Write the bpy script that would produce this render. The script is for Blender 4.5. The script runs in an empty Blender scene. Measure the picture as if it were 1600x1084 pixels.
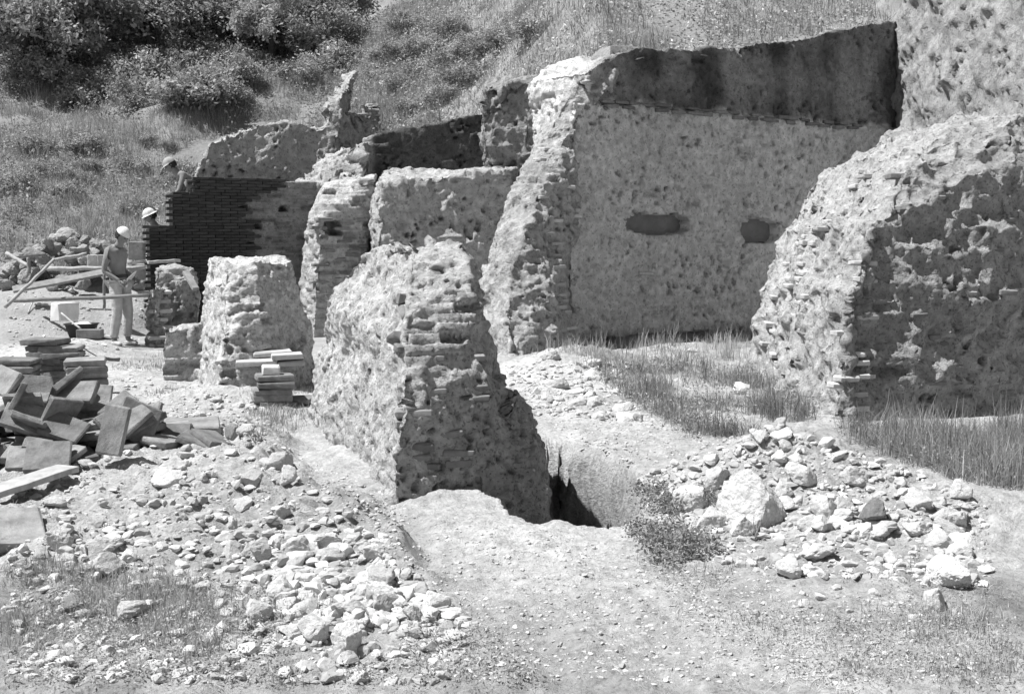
import bpy, bmesh, math, random
import numpy as np
from mathutils import Vector, Matrix, Quaternion
from mathutils.bvhtree import BVHTree

# ------------------------------------------------------------------ camera, sky, sun, exposure
scene = bpy.context.scene
COL = scene.collection
F_PX, CAM_H, HORIZON = 1800.0, 1.55, 380.0          # focal length in pixels of the 1600 px wide photograph
PITCH = math.atan((542.0 - HORIZON) / F_PX)
cam_data = bpy.data.cameras.new('camera')
cam = bpy.data.objects.new('camera', cam_data)
COL.objects.link(cam)
cam.location = (0, 0, CAM_H)
cam.rotation_euler = (math.pi / 2 - PITCH, 0, 0)
cam_data.sensor_width = 36.0
cam_data.lens = F_PX / 1600.0 * 36.0
cam_data.clip_start = 0.05
cam_data.clip_end = 600.0
scene.camera = cam

SUN_TO = Vector((-0.97, -0.15, 0.0)).normalized()     # horizontal direction towards the sun
SUN_EL = math.radians(62)
sdir = Vector((SUN_TO.x * math.cos(SUN_EL), SUN_TO.y * math.cos(SUN_EL), math.sin(SUN_EL)))
world = bpy.data.worlds.new('World')
scene.world = world
world.use_nodes = True
nt = world.node_tree
nt.nodes.clear()
sky = nt.nodes.new('ShaderNodeTexSky')
sky.sky_type = 'NISHITA'
sky.sun_disc = False
sky.sun_elevation = SUN_EL
sky.sun_rotation = math.atan2(sdir.x, sdir.y)
sky.air_density, sky.dust_density, sky.ozone_density = 1.0, 1.0, 1.0
bw = nt.nodes.new('ShaderNodeRGBToBW')                 # the photograph is black and white
bg = nt.nodes.new('ShaderNodeBackground')
bg.inputs['Strength'].default_value = 0.062
wo = nt.nodes.new('ShaderNodeOutputWorld')
nt.links.new(sky.outputs[0], bw.inputs[0])
nt.links.new(bw.outputs[0], bg.inputs[0])
nt.links.new(bg.outputs[0], wo.inputs[0])

sun_data = bpy.data.lights.new('sun', 'SUN')
sun_data.energy = 5.0
sun_data.angle = math.radians(0.5)
sun_data.color = (1.0, 1.0, 1.0)
sun = bpy.data.objects.new('sun', sun_data)
COL.objects.link(sun)
sun.rotation_euler = sdir.to_track_quat('Z', 'Y').to_euler()
sun.location = (-20, -5, 30)

scene.view_settings.view_transform = 'Standard'
scene.view_settings.look = 'None'
scene.view_settings.gamma = 1.0
scene.view_settings.use_curve_mapping = False
scene.view_settings.exposure = 0.70
scene.render.engine = 'CYCLES'
scene.cycles.max_bounces = 5
scene.cycles.diffuse_bounces = 3
scene.cycles.use_denoising = True
scene.render.film_transparent = False

# ------------------------------------------------------------------ helpers
RNG = np.random.default_rng(11)
random.seed(5)
cp, sp = math.cos(PITCH), math.sin(PITCH)

def ray(u, v):
    x, y = (u - 800.0) / F_PX, -(v - 542.0) / F_PX
    return np.array([x, cp + y * sp, -sp + y * cp])

def at(u, v, Y):
    d = ray(u, v)
    k = Y / d[1]
    return np.array([d[0] * k, Y, CAM_H + d[2] * k])

def gp(u, v, z=0.0):
    d = ray(u, v)
    k = (z - CAM_H) / d[2]
    return np.array([d[0] * k, d[1] * k, z])

def project(X, Y, Z):
    dz = Z - CAM_H
    depth = Y * cp - dz * sp
    yy = Y * sp + dz * cp
    return 800 + F_PX * X / depth, 542 - F_PX * yy / depth

def _h(ix, iy, iz, seed):
    h = (ix.astype(np.int64) * 374761393 + iy.astype(np.int64) * 668265263 + iz.astype(np.int64) * 2147483647 + seed * 974634577) & 0xFFFFFFFF
    h = ((h ^ (h >> 13)) * 1274126177) & 0xFFFFFFFF
    h = ((h ^ (h >> 15)) * 2246822519) & 0xFFFFFFFF
    return ((h ^ (h >> 16)) & 0xFFFFFF) / float(0x1000000)

def vnoise(p, seed=0):
    i = np.floor(p)
    f = p - i
    f = f * f * (3 - 2 * f)
    i = i.astype(np.int64)
    out = 0
    for dx in (0, 1):
        wx = f[:, 0] if dx else 1 - f[:, 0]
        for dy in (0, 1):
            wy = f[:, 1] if dy else 1 - f[:, 1]
            for dz in (0, 1):
                wz = f[:, 2] if dz else 1 - f[:, 2]
                out = out + wx * wy * wz * _h(i[:, 0] + dx, i[:, 1] + dy, i[:, 2] + dz, seed)
    return out

def fbm(p, octaves=4, seed=0, gain=0.5):
    a, s, tot = 1.0, 0.0, 0.0
    for o in range(octaves):
        s = s + a * vnoise(p * (2.03 ** o) + 17.3 * o, seed + o)
        tot += a
        a *= gain
    return s / tot

def worley(p, seed=0):
    """distance to nearest feature point, second nearest, and the nearest cell's random value"""
    i = np.floor(p - 0.5).astype(np.int64)
    f1 = np.full(len(p), 9.0)
    f2 = np.full(len(p), 9.0)
    cid = np.zeros(len(p))
    for dx in (0, 1):
        for dy in (0, 1):
            for dz in (0, 1):
                cx, cy, cz = i[:, 0] + dx, i[:, 1] + dy, i[:, 2] + dz
                h = _h(cx, cy, cz, seed)
                q = np.stack([cx + 0.15 + 0.7 * h, cy + 0.15 + 0.7 * ((h * 57.31) % 1.0), cz + 0.15 + 0.7 * ((h * 913.7) % 1.0)], 1)
                d = np.sqrt(((q - p) ** 2).sum(1))
                near = d < f1
                f2 = np.where(near, f1, np.minimum(f2, d))
                cid = np.where(near, (h * 7919.3) % 1.0, cid)
                f1 = np.where(near, d, f1)
    return f1, f2, cid

def sstep(a, b, x):
    t = np.clip((x - a) / (b - a + 1e-12), 0, 1)
    return t * t * (3 - 2 * t)

def xy3(X, Y, s=1.0):
    return np.stack([X * s, Y * s, np.zeros_like(X)], 1)

def link(o, parent=None):
    COL.objects.link(o)
    if parent is not None:
        o.parent = parent
    return o

def tag(o, label=None, cat=None, group=None, kind=None):
    if label: o['label'] = label
    if cat: o['category'] = cat
    if group: o['group'] = group
    if kind: o['kind'] = kind
    return o

def empty(name, loc=(0, 0, 0), rz=0.0):
    o = bpy.data.objects.new(name, None)
    o.empty_display_size = 0.1
    COL.objects.link(o)
    o.location = loc
    o.rotation_euler = (0, 0, rz)
    return o

def mesh_np(name, verts, faces, mat=None, smooth=False, attrs=None):
    """verts (n,3); faces (m,k) int array of equal-sided faces"""
    verts = np.asarray(verts, dtype=np.float32)
    faces = np.asarray(faces, dtype=np.int32)
    me = bpy.data.meshes.new(name)
    m, k = faces.shape
    me.vertices.add(len(verts))
    me.vertices.foreach_set('co', verts.ravel())
    me.loops.add(m * k)
    me.loops.foreach_set('vertex_index', faces.ravel())
    me.polygons.add(m)
    me.polygons.foreach_set('loop_start', np.arange(0, m * k, k, dtype=np.int32))
    me.update(calc_edges=True)
    me.polygons.foreach_set('use_smooth', np.full(m, bool(smooth)))
    if attrs:
        for an, av in attrs.items():
            a = me.attributes.new(an, 'FLOAT', 'POINT')
            a.data.foreach_set('value', np.asarray(av, dtype=np.float32))
    if mat is not None:
        me.materials.append(mat)
    me.validate()
    return me

def obj_np(name, verts, faces, mat=None, parent=None, smooth=False, attrs=None):
    o = bpy.data.objects.new(name, mesh_np(name, verts, faces, mat, smooth, attrs))
    return link(o, parent)

def bm_mesh(name, bm, mat=None, smooth=False):
    me = bpy.data.meshes.new(name)
    bm.to_mesh(me)
    bm.free()
    if smooth:
        me.polygons.foreach_set('use_smooth', np.full(len(me.polygons), True))
    if mat is not None:
        me.materials.append(mat)
    return me

def new_obj(name, me, parent=None, loc=(0, 0, 0), rot=None, scale=None):
    o = bpy.data.objects.new(name, me)
    COL.objects.link(o)
    if parent is not None:
        o.parent = parent
    o.location = loc
    if rot is not None:
        if isinstance(rot, Quaternion):
            o.rotation_mode = 'QUATERNION'
            o.rotation_quaternion = rot
        else:
            o.rotation_euler = rot
    if scale is not None:
        o.scale = scale
    return o

# ------------------------------------------------------------------ materials (all greys: the photograph is black and white)
def material(name, lo, hi, scale=6.0, detail=6.0, bump=0.3, bump_scale=60.0, bump_dist=0.01, rough=0.95, attr=None,
             spots=None, contrast=(0.3, 0.7), obj_random=0.0, coord='Object', streak=1.0, translucent=0.0):
    m = bpy.data.materials.new(name)
    m.use_nodes = True
    t = m.node_tree
    t.nodes.clear()
    N, L = t.nodes.new, t.links.new
    out = N('ShaderNodeOutputMaterial')
    b = N('ShaderNodeBsdfPrincipled')
    b.inputs['Roughness'].default_value = rough
    b.inputs['Specular IOR Level'].default_value = 0.15
    if translucent > 0:
        tl = N('ShaderNodeBsdfTranslucent'); mx = N('ShaderNodeMixShader'); mx.inputs[0].default_value = translucent
        L(b.outputs[0], mx.inputs[1]); L(tl.outputs[0], mx.inputs[2]); L(mx.outputs[0], out.inputs[0])
    else:
        L(b.outputs[0], out.inputs[0])
    tc = N('ShaderNodeTexCoord')
    mp = N('ShaderNodeMapping')
    mp.inputs['Scale'].default_value = (1, 1, 1.0 / streak)
    L(tc.outputs[coord], mp.inputs[0])
    n1 = N('ShaderNodeTexNoise')
    n1.inputs['Scale'].default_value = scale
    n1.inputs['Detail'].default_value = detail
    n1.inputs['Roughness'].default_value = 0.65
    L(mp.outputs[0], n1.inputs['Vector'])
    r = N('ShaderNodeMapRange')
    r.inputs['From Min'].default_value, r.inputs['From Max'].default_value = contrast
    r.inputs['To Min'].default_value, r.inputs['To Max'].default_value = lo, hi
    L(n1.outputs['Fac'], r.inputs['Value'])
    val = r.outputs[0]
    def mul(a, bb):
        q = N('ShaderNodeMath'); q.operation = 'MULTIPLY'
        L(a, q.inputs[0])
        if isinstance(bb, float): q.inputs[1].default_value = bb
        else: L(bb, q.inputs[1])
        return q.outputs[0]
    if attr:
        a = N('ShaderNodeAttribute'); a.attribute_name = attr
        val = mul(val, a.outputs['Fac'])
    if spots:                                            # (scale, threshold, factor) small stains, grit or lichen
        n2 = N('ShaderNodeTexNoise'); n2.inputs['Scale'].default_value = spots[0]; n2.inputs['Detail'].default_value = 3
        L(tc.outputs[coord], n2.inputs['Vector'])
        r2 = N('ShaderNodeMapRange')
        r2.inputs['From Min'].default_value, r2.inputs['From Max'].default_value = spots[1], spots[1] + 0.08
        r2.inputs['To Min'].default_value, r2.inputs['To Max'].default_value = 1.0, spots[2]
        L(n2.outputs['Fac'], r2.inputs['Value'])
        val = mul(val, r2.outputs[0])
    if obj_random > 0:
        oi = N('ShaderNodeObjectInfo')
        r3 = N('ShaderNodeMapRange')
        r3.inputs['To Min'].default_value, r3.inputs['To Max'].default_value = 1 - obj_random, 1 + obj_random
        L(oi.outputs['Random'], r3.inputs['Value'])
        val = mul(val, r3.outputs[0])
    L(val, b.inputs['Base Color'])
    if translucent > 0: L(val, tl.inputs['Color'])
    if bump > 0:
        nb = N('ShaderNodeTexNoise'); nb.inputs['Scale'].default_value = bump_scale; nb.inputs['Detail'].default_value = 8
        nb.inputs['Roughness'].default_value = 0.7
        L(tc.outputs[coord], nb.inputs['Vector'])
        bp = N('ShaderNodeBump'); bp.inputs['Strength'].default_value = bump; bp.inputs['Distance'].default_value = bump_dist
        L(nb.outputs['Fac'], bp.inputs['Height'])
        L(bp.outputs[0], b.inputs['Normal'])
    return m

M = {}
M['ground'] = material('pale_gravelly_soil', 0.62, 1.22, 16, 12, 1.0, 42, 0.03, attr='tone', spots=(48, 0.58, 0.70))
M['hill'] = material('hill_soil', 0.75, 1.25, 1.5, 10, 0.7, 14, 0.1, attr='tone')
M['masonry'] = material('weathered_masonry', 0.70, 1.42, 15, 12, 1.0, 52, 0.032, attr='tone', spots=(42, 0.57, 0.55))
M['masonry_far'] = material('weathered_masonry_coarse', 0.74, 1.58, 10, 12, 1.0, 26, 0.055, attr='tone', spots=(20, 0.56, 0.55))
M['brick'] = material('fired_brick', 0.13, 0.26, 9, 6, 0.5, 70, 0.008, obj_random=0.28, spots=(26, 0.62, 0.75))
M['brick_pale'] = material('lime_coated_brick', 0.34, 0.50, 9, 6, 0.5, 70, 0.008, obj_random=0.22, spots=(26, 0.62, 0.78))
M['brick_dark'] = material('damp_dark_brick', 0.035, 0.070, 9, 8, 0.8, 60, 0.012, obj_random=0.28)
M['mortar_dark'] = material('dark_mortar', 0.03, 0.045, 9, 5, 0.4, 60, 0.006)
M['tile'] = material('flat_brick_tile', 0.11, 0.29, 7, 9, 0.7, 45, 0.012, obj_random=0.25, spots=(22, 0.63, 0.8))
M['stone'] = material('pale_limestone', 0.42, 0.68, 9, 10, 0.55, 14, 0.05, obj_random=0.18, spots=(15, 0.62, 0.75))
M['stone_grey'] = material('grey_tufa_stone', 0.22, 0.40, 5, 8, 0.7, 22, 0.03, obj_random=0.28, spots=(12, 0.6, 0.7))
M['rubble'] = material('limestone_chips', 0.40, 0.62, 8, 6, 0.5, 40, 0.02, attr='tone')
M['wood'] = material('weathered_timber', 0.28, 0.48, 14, 6, 0.35, 60, 0.004, obj_random=0.15)
M['wood_dark'] = material('old_timber', 0.16, 0.28, 14, 6, 0.35, 60, 0.004, obj_random=0.15)
M['leaf'] = material('shrub_leaf', 0.24, 0.42, 1.5, 4, 0, rough=0.6, attr='tone', translucent=0.35)
M['leaf_dark'] = material('dark_tree_leaf', 0.24, 0.46, 1.2, 4, 0, rough=0.5, attr='tone', translucent=0.35)
M['grass'] = material('dry_grass', 0.34, 0.50, 0.8, 4, 0, rough=0.8, attr='tone', translucent=0.35)
M['straw'] = material('bleached_straw', 0.48, 0.66, 2.0, 4, 0, rough=0.8, attr='tone', translucent=0.3)
M['weed'] = material('green_weed', 0.19, 0.32, 3.0, 4, 0, rough=0.7, attr='tone', translucent=0.35)
M['bark'] = material('bark', 0.05, 0.11, 8, 6, 0.6, 30, 0.02)
M['skin'] = material('sunburnt_skin', 0.17, 0.26, 7, 5, 0.4, 12, 0.02, rough=0.6)
M['trousers'] = material('light_trousers', 0.40, 0.60, 9, 7, 0.9, 9, 0.05)
M['cloth_dark'] = material('dark_cloth', 0.05, 0.08, 8, 5, 0.3, 25, 0.01)
M['cap_grey'] = material('grey_cap_cloth', 0.30, 0.38, 12, 4, 0.2, 30, 0.006)
M['cap'] = material('white_cap_cloth', 0.56, 0.72, 14, 6, 0.6, 18, 0.02)
M['hair'] = material('dark_hair', 0.02, 0.04, 30, 4, 0.4, 60, 0.006)
M['leather'] = material('pale_leather', 0.40, 0.50, 10, 4, 0.2, 40, 0.004)
M['steel'] = material('trowel_steel', 0.45, 0.55, 10, 4, 0.1, 40, 0.002, rough=0.4)
M['rubber'] = material('dark_tub', 0.03, 0.05, 10, 4, 0.1, 40, 0.002, rough=0.7)
M['plaster'] = material('white_block', 0.48, 0.66, 9, 8, 0.6, 40, 0.005)

# ------------------------------------------------------------------ terrain
_KX = np.array([-60, -30, -9, -6.5, -5, -3.4, -2.4, -1, 0.3, 1.54, 6.5, 7.7, 8.2, 60.0])
_KB = np.array([20, 20, 20.5, 21, 22.6, 22.6, 23.1, 23.1, 21.6, 18.9, 22.6, 23.2, 14.0, 14.0])    # foot of the raised ground
_KT = np.array([0.5, 0.5, 0.5, 0.6, 1.2, 2.2, 2.7, 3.5, 4.1, 4.5, 5.5, 5.9, 6.2, 9.0])            # its height there
_KW = np.array([5, 5, 4, 3, 1.0, 0.5, 0.4, 0.3, 0.3, 0.25, 0.25, 0.25, 0.3, 0.3])                   # width of the step

PIT = np.array([[-0.10, 6.75], [0.12, 6.35], [0.52, 6.08], [0.74, 6.5], [0.88, 7.4], [0.80, 8.2], [0.46, 8.8], [0.0, 9.1], [-0.3, 8.0]])

def poly_sd(X, Y, P):
    """signed distance to polygon, positive inside"""
    d = np.full(X.shape, 1e9)
    inside = np.zeros(X.shape, bool)
    n = len(P)
    for i in range(n):
        a, b = P[i], P[(i + 1) % n]
        e = b - a
        t = np.clip(((X - a[0]) * e[0] + (Y - a[1]) * e[1]) / (e @ e), 0, 1)
        d = np.minimum(d, np.hypot(X - a[0] - t * e[0], Y - a[1] - t * e[1]))
        c = ((a[1] > Y) != (b[1] > Y)) & (X < (b[0] - a[0]) * (Y - a[1]) / (b[1] - a[1] + 1e-12) + a[0])
        inside ^= c
    return np.where(inside, d, -d)

# edge between the raised rubble on the left and the dug strip along the pillar
E0, E1 = np.array([-2.15, 9.5]), np.array([-0.30, 5.0])
_et = (E1 - E0) / np.linalg.norm(E1 - E0)
_en = np.array([_et[1], -_et[0]])            # points to the left of the edge (towards -X)
if _en[0] > 0: _en = -_en

def edge_dist(X, Y):
    return (X - E0[0]) * _en[0] + (Y - E0[1]) * _en[1]

def bump(X, Y, cx, cy, rx, ry, h, p=2.0, rot=0.0):
    c, s = math.cos(rot), math.sin(rot)
    a, b = ((X - cx) * c + (Y - cy) * s) / rx, (-(X - cx) * s + (Y - cy) * c) / ry
    return h * np.exp(-(a * a + b * b) ** (p / 2) * 1.2)

def mound_mask(X, Y):
    return bump(X, Y, 1.70, 7.0, 0.80, 0.75, 1.0, 2.2) + bump(X, Y, 2.55, 6.35, 0.7, 0.5, 0.42, 2.2)

def terrain(X, Y, fine=True):
    X = np.asarray(X, float); Y = np.asarray(Y, float)
    shp = X.shape
    X = X.ravel(); Y = Y.ravel()
    w = vnoise(xy3(X, Y, 0.9), 3) - 0.5
    Xw, Yw = X + 0.3 * w, Y
    Yb, T, W = np.interp(X, _KX, _KB), np.interp(X, _KX, _KT), np.interp(X, _KX, _KW)
    up = sstep(0, 1, (Y - Yb + W) / W)
    hill = up * (T + 0.42 * np.maximum(Y - Yb, 0) * (1 - 0.2 * sstep(12, 40, Y - Yb)))
    rough_h = up * ((fbm(xy3(X, Y, 0.25), 4, 41) - 0.5) * 1.6 + (fbm(xy3(X, Y, 1.3), 4, 43) - 0.5) * 0.35)
    flat = (fbm(xy3(X, Y, 0.5), 3, 5) - 0.5) * 0.10 + (fbm(xy3(X, Y, 3.2), 3, 6) - 0.5) * 0.045 * sstep(19, 15, Y)
    # left rubble bank with a sharp edge
    ed = edge_dist(X, Y) + (fbm(xy3(X, Y, 1.6), 4, 9) - 0.5) * 0.75
    lim = sstep(10.2, 9.2, Y) * sstep(4.5, 5.9, Y)
    bank = sstep(-0.14, 0.12, ed)
    flat += lim * (0.12 * bank - 0.05 * (1 - bank) * np.exp(-np.abs(ed) / 0.35))
    flat += 0.10 * bank * lim * (fbm(xy3(X, Y, 1.4), 3, 15) - 0.4)
    # pillar footing rises towards the pillar
    flat += bump(X, Y, -0.75, 7.6, 0.55, 1.9, 0.07, 2.0, 0.32)
    # right spoil heap
    m = np.clip(mound_mask(Xw, Yw), 0, 1.1)
    flat += 0.44 * m * (0.9 + 0.55 * (fbm(xy3(X, Y, 2.5), 4, 21) - 0.5))
    # stone heaps before the big wall
    flat += bump(X, Y, 0.85, 14.0, 0.95, 1.0, 0.30) + bump(X, Y, 2.3, 15.2, 0.9, 0.8, 0.26) + bump(X, Y, 0.2, 12.6, 0.7, 0.8, 0.12)
    # dug strip along the foot of the big wall
    dw = (Y - (17.38 + 0.728 * X)) * 0.81
    flat -= 0.40 * sstep(-1.3, -0.9, dw) * sstep(0.6, 1.2, X) * sstep(7.4, 6.5, X)
    # earth heap and slope on the left
    flat += bump(X, Y, -5.9, 15.6, 0.7, 0.7, 0.22) + bump(X, Y, -7.6, 15.8, 1.1, 0.8, 0.22)
    flat += bump(X, Y, -2.9, 11.3, 1.0, 0.5, 0.16)
    # pit beside the pillar
    pd = poly_sd(X, Y, PIT) + (vnoise(xy3(X, Y, 3.1), 31) - 0.5) * 0.20 + (vnoise(xy3(X, Y, 7.0), 32) - 0.5) * 0.05
    flat -= 1.15 * (0.65 * sstep(-0.02, 0.10, pd) + 0.35 * sstep(0.05, 0.30, pd))
    z = flat * (1 - up) + hill + rough_h
    if fine:
        near = sstep(20, 12, Y) * sstep(0.06, -0.04, pd)
        stony = np.clip(bank * lim + 1.2 * m + bump(X, Y, 0.7, 13.8, 1.2, 1.4, 1.2), 0, 1.2)
        z += near * ((fbm(xy3(X, Y, 7), 5, 51, .6) - 0.5) * (0.085 + 0.09 * stony) + (fbm(xy3(X, Y, 30), 2, 57) - 0.5) * (0.014 + 0.016 * stony))
        f1, f2, c = worley(xy3(X, Y, 6.5), 61)
        z += near * stony * np.clip(0.42 - f1, 0, 1) * 0.12 * (c > 0.45)
        f1, f2, c = worley(xy3(X, Y, 17.0), 65)
        z += near * (0.25 + stony) * np.clip(0.45 - f1, 0, 1) * 0.045 * (c > 0.5)
    return z.reshape(shp)

def ground_tone(X, Y):
    """albedo of the soil: trodden pale dust, darker humus under the weeds"""
    t = 0.47 + 0.36 * (fbm(xy3(X, Y, 0.8), 4, 71) - 0.5) + 0.20 * (fbm(xy3(X, Y, 5), 4, 73, .6) - 0.5)
    weedy = bump(X, Y, -2.0, 4.6, 1.3, 0.8, 1) + bump(X, Y, 2.2, 5.0, 1.3, 0.55, 1) + bump(X, Y, 2.9, 13.0, 1.5, 2.0, 1) + bump(X, Y, 4.0, 9.0, 1.6, 1.2, 1)
    t -= 0.20 * np.clip(weedy, 0, 1) * sstep(0.35, 0.6, fbm(xy3(X, Y, 2.0), 4, 75))
    t += 0.06 * np.clip(mound_mask(X, Y), 0, 1)
    shade_dist = edge_dist(X, Y)
    t -= 0.07 * np.exp(-((shade_dist + 0.12) / 0.22) ** 2) * sstep(9.6, 9.0, Y)  # grey band: the bank's shade painted along the dug strip
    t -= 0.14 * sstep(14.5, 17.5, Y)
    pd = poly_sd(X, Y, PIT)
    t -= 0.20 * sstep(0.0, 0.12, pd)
    return np.clip(t, 0.12, 0.75)

def hill_tone(X, Y):
    base = 0.24 + 0.12 * (fbm(xy3(X, Y, 0.35), 4, 81) - 0.5)
    base = base + 0.02 * sstep(-4.5, -1.0, X)                                  # drier, paler slope above the walls
    foot = sstep(21.3, 20.0, Y + 1.2 * (fbm(xy3(X, Y, 0.9), 3, 83) - 0.5)) * sstep(2.0, 0.5, X + 0 * Y)
    return np.clip(base * (1 - foot) + 0.34 * foot, 0.05, 0.6)

GRIDS = []
def grid_obj(name, xs, ys, mat, tone=None, fine=True):
    X, Y = np.meshgrid(xs, ys)
    Z = terrain(X, Y, fine)
    GRIDS.append((xs, ys, Z))
    v = np.stack([X.ravel(), Y.ravel(), Z.ravel()], 1)
    if fine:                                             # crumbly sides of the pit
        q = np.where((poly_sd(v[:, 0], v[:, 1], PIT) > -0.08) & (v[:, 2] < 0.05))[0]
        w = v[q]
        d = np.stack([fbm(w * 5, 4, 301, .6), fbm(w * 5 + 40, 4, 305, .6), fbm(w * 6 + 80, 3, 309, .6)], 1) - 0.5
        v[q] = w + d * np.array([.30, .30, .16]) * sstep(0.06, -0.12, w[:, 2])[:, None]
    nx, ny = len(xs), len(ys)
    i = np.arange(nx * ny).reshape(ny, nx)
    f = np.stack([i[:-1, :-1].ravel(), i[:-1, 1:].ravel(), i[1:, 1:].ravel(), i[1:, :-1].ravel()], 1)
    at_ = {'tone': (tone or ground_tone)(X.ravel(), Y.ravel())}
    return obj_np(name, v, f, mat, None, True, at_)

def spaced(a, b, fn):
    out = [a]
    while out[-1] < b:
        out.append(out[-1] + fn(out[-1]))
    out[-1] = b
    return np.array(out)

gx = np.concatenate([np.linspace(-40, -11, 20), spaced(-10.0, -4.2, lambda x: 0.06), np.arange(-4.16, 4.2, 0.021), spaced(4.25, 9.8, lambda x: 0.06), np.linspace(11, 40, 20)])
gy = np.concatenate([np.linspace(-20, 2.6, 24), spaced(2.8, 17.0, lambda y: 0.018 + 0.0042 * max(0, y - 3.6))])
ground = grid_obj('ground', gx, gy, M['ground'])
tag(ground, kind='structure')
hx = np.concatenate([np.linspace(-60, -15, 30), np.arange(-14.5, 11.0, 0.14), np.linspace(11.5, 60, 30)])
hy = np.concatenate([np.arange(17.0, 32, 0.14), np.linspace(32.4, 95, 80)])
hill_obj = grid_obj('hillside', hx, hy, M['hill'], hill_tone, False)
tag(hill_obj, kind='structure')

def zfast(X, Y):
    """height of the built ground and hillside sheets"""
    X = np.asarray(X, float); Y = np.asarray(Y, float)
    out = np.zeros(X.shape)
    for gi, (xs, ys, Z) in enumerate(GRIDS):
        m = (Y < 17.0) if gi == 0 else (Y >= 17.0)
        x, y = np.clip(X[m], xs[0], xs[-1] - 1e-6), np.clip(Y[m], ys[0], ys[-1] - 1e-6)
        i = np.clip(np.searchsorted(xs, x, 'right') - 1, 0, len(xs) - 2); j = np.clip(np.searchsorted(ys, y, 'right') - 1, 0, len(ys) - 2)
        a = (x - xs[i]) / (xs[i + 1] - xs[i]); b = (y - ys[j]) / (ys[j + 1] - ys[j])
        out[m] = Z[j, i] * (1 - a) * (1 - b) + Z[j, i + 1] * a * (1 - b) + Z[j + 1, i] * (1 - a) * b + Z[j + 1, i + 1] * a * b
    return out

def zg(x, y):
    return float(zfast(np.array([x]), np.array([y]))[0])

_KS = np.concatenate([np.arange(3.2, 13, 0.04), np.arange(13, 60, 0.16)])
def on_ground_many(u, v):
    """points of the terrain seen at photograph pixels"""
    u = np.asarray(u, float); v = np.asarray(v, float)
    dx, dy = (u - 800.0) / F_PX, -(v - 542.0) / F_PX
    D = np.stack([dx, cp + dy * sp, -sp + dy * cp], 1)
    res = np.full((len(u), 3), np.nan)
    for c in range(0, len(u), 2000):
        d = D[c:c + 2000]
        p = d[:, None, :] * _KS[None, :, None]
        z = zfast(p[..., 0].ravel(), p[..., 1].ravel()).reshape(len(d), -1)
        h = CAM_H + p[..., 2] <= z
        ok = h.any(1)
        j = h.argmax(1)
        r = np.arange(len(d))
        q = np.stack([p[r, j, 0], p[r, j, 1], z[r, j]], 1)
        q[~ok] = np.nan
        res[c:c + 2000] = q
    return res

def on_ground(u, v):
    return on_ground_many([u], [v])[0]

# ------------------------------------------------------------------ ruined walls: rough cores (hulls fused, then weathered course by course)
BVH = {}

def fuse(hulls, voxel):
    bm = bmesh.new()
    for pts in hulls:
        vs = [bm.verts.new(tuple(map(float, p))) for p in pts]
        r = bmesh.ops.convex_hull(bm, input=vs)
        junk = [g for g in r['geom_interior'] if isinstance(g, bmesh.types.BMVert)] + [g for g in r['geom_unused'] if isinstance(g, bmesh.types.BMVert)]
        bmesh.ops.delete(bm, geom=list(set(junk)), context='VERTS')
    bmesh.ops.recalc_face_normals(bm, faces=bm.faces)
    me = bpy.data.meshes.new('tmp')
    bm.to_mesh(me); bm.free()
    o = bpy.data.objects.new('tmp', me)
    COL.objects.link(o)
    md = o.modifiers.new('r', 'REMESH')
    md.mode = 'VOXEL'
    md.voxel_size = voxel
    dg = bpy.context.evaluated_depsgraph_get()
    ev = o.evaluated_get(dg)
    m2 = ev.to_mesh()
    n = len(m2.vertices)
    co = np.empty(n * 3, np.float32); m2.vertices.foreach_get('co', co)
    no = np.empty(n * 3, np.float32); m2.vertex_normals.foreach_get('vector', no)
    nl = len(m2.loops)
    li = np.empty(nl, np.int32); m2.loops.foreach_get('vertex_index', li)
    ev.to_mesh_clear()
    bpy.data.objects.remove(o); bpy.data.meshes.remove(me)
    return co.reshape(-1, 3).astype(float), no.reshape(-1, 3).astype(float), li.reshape(-1, 4)

def normals(co, f):
    a, b, c, d = (co[f[:, k]] for k in range(4))
    fn = np.cross(c - a, d - b)
    no = np.zeros_like(co)
    for k in range(4):
        np.add.at(no, f[:, k], fn)
    return no / (np.linalg.norm(no, axis=1)[:, None] + 1e-9)

def slices(levels, join=None):
    """levels: [(z, [(x, y), ...]), ...] -> hulls between neighbours"""
    out = []
    for (z0, p0), (z1, p1) in zip(levels[:-1], levels[1:]):
        out.append([(x, y, z0) for x, y in p0] + [(x, y, z1) for x, y in p1])
    return out

def slab(front, back):
    """front: list of world points; extruded by the vector back"""
    return [tuple(p) for p in front] + [tuple(np.asarray(p) + np.asarray(back)) for p in front]

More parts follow.
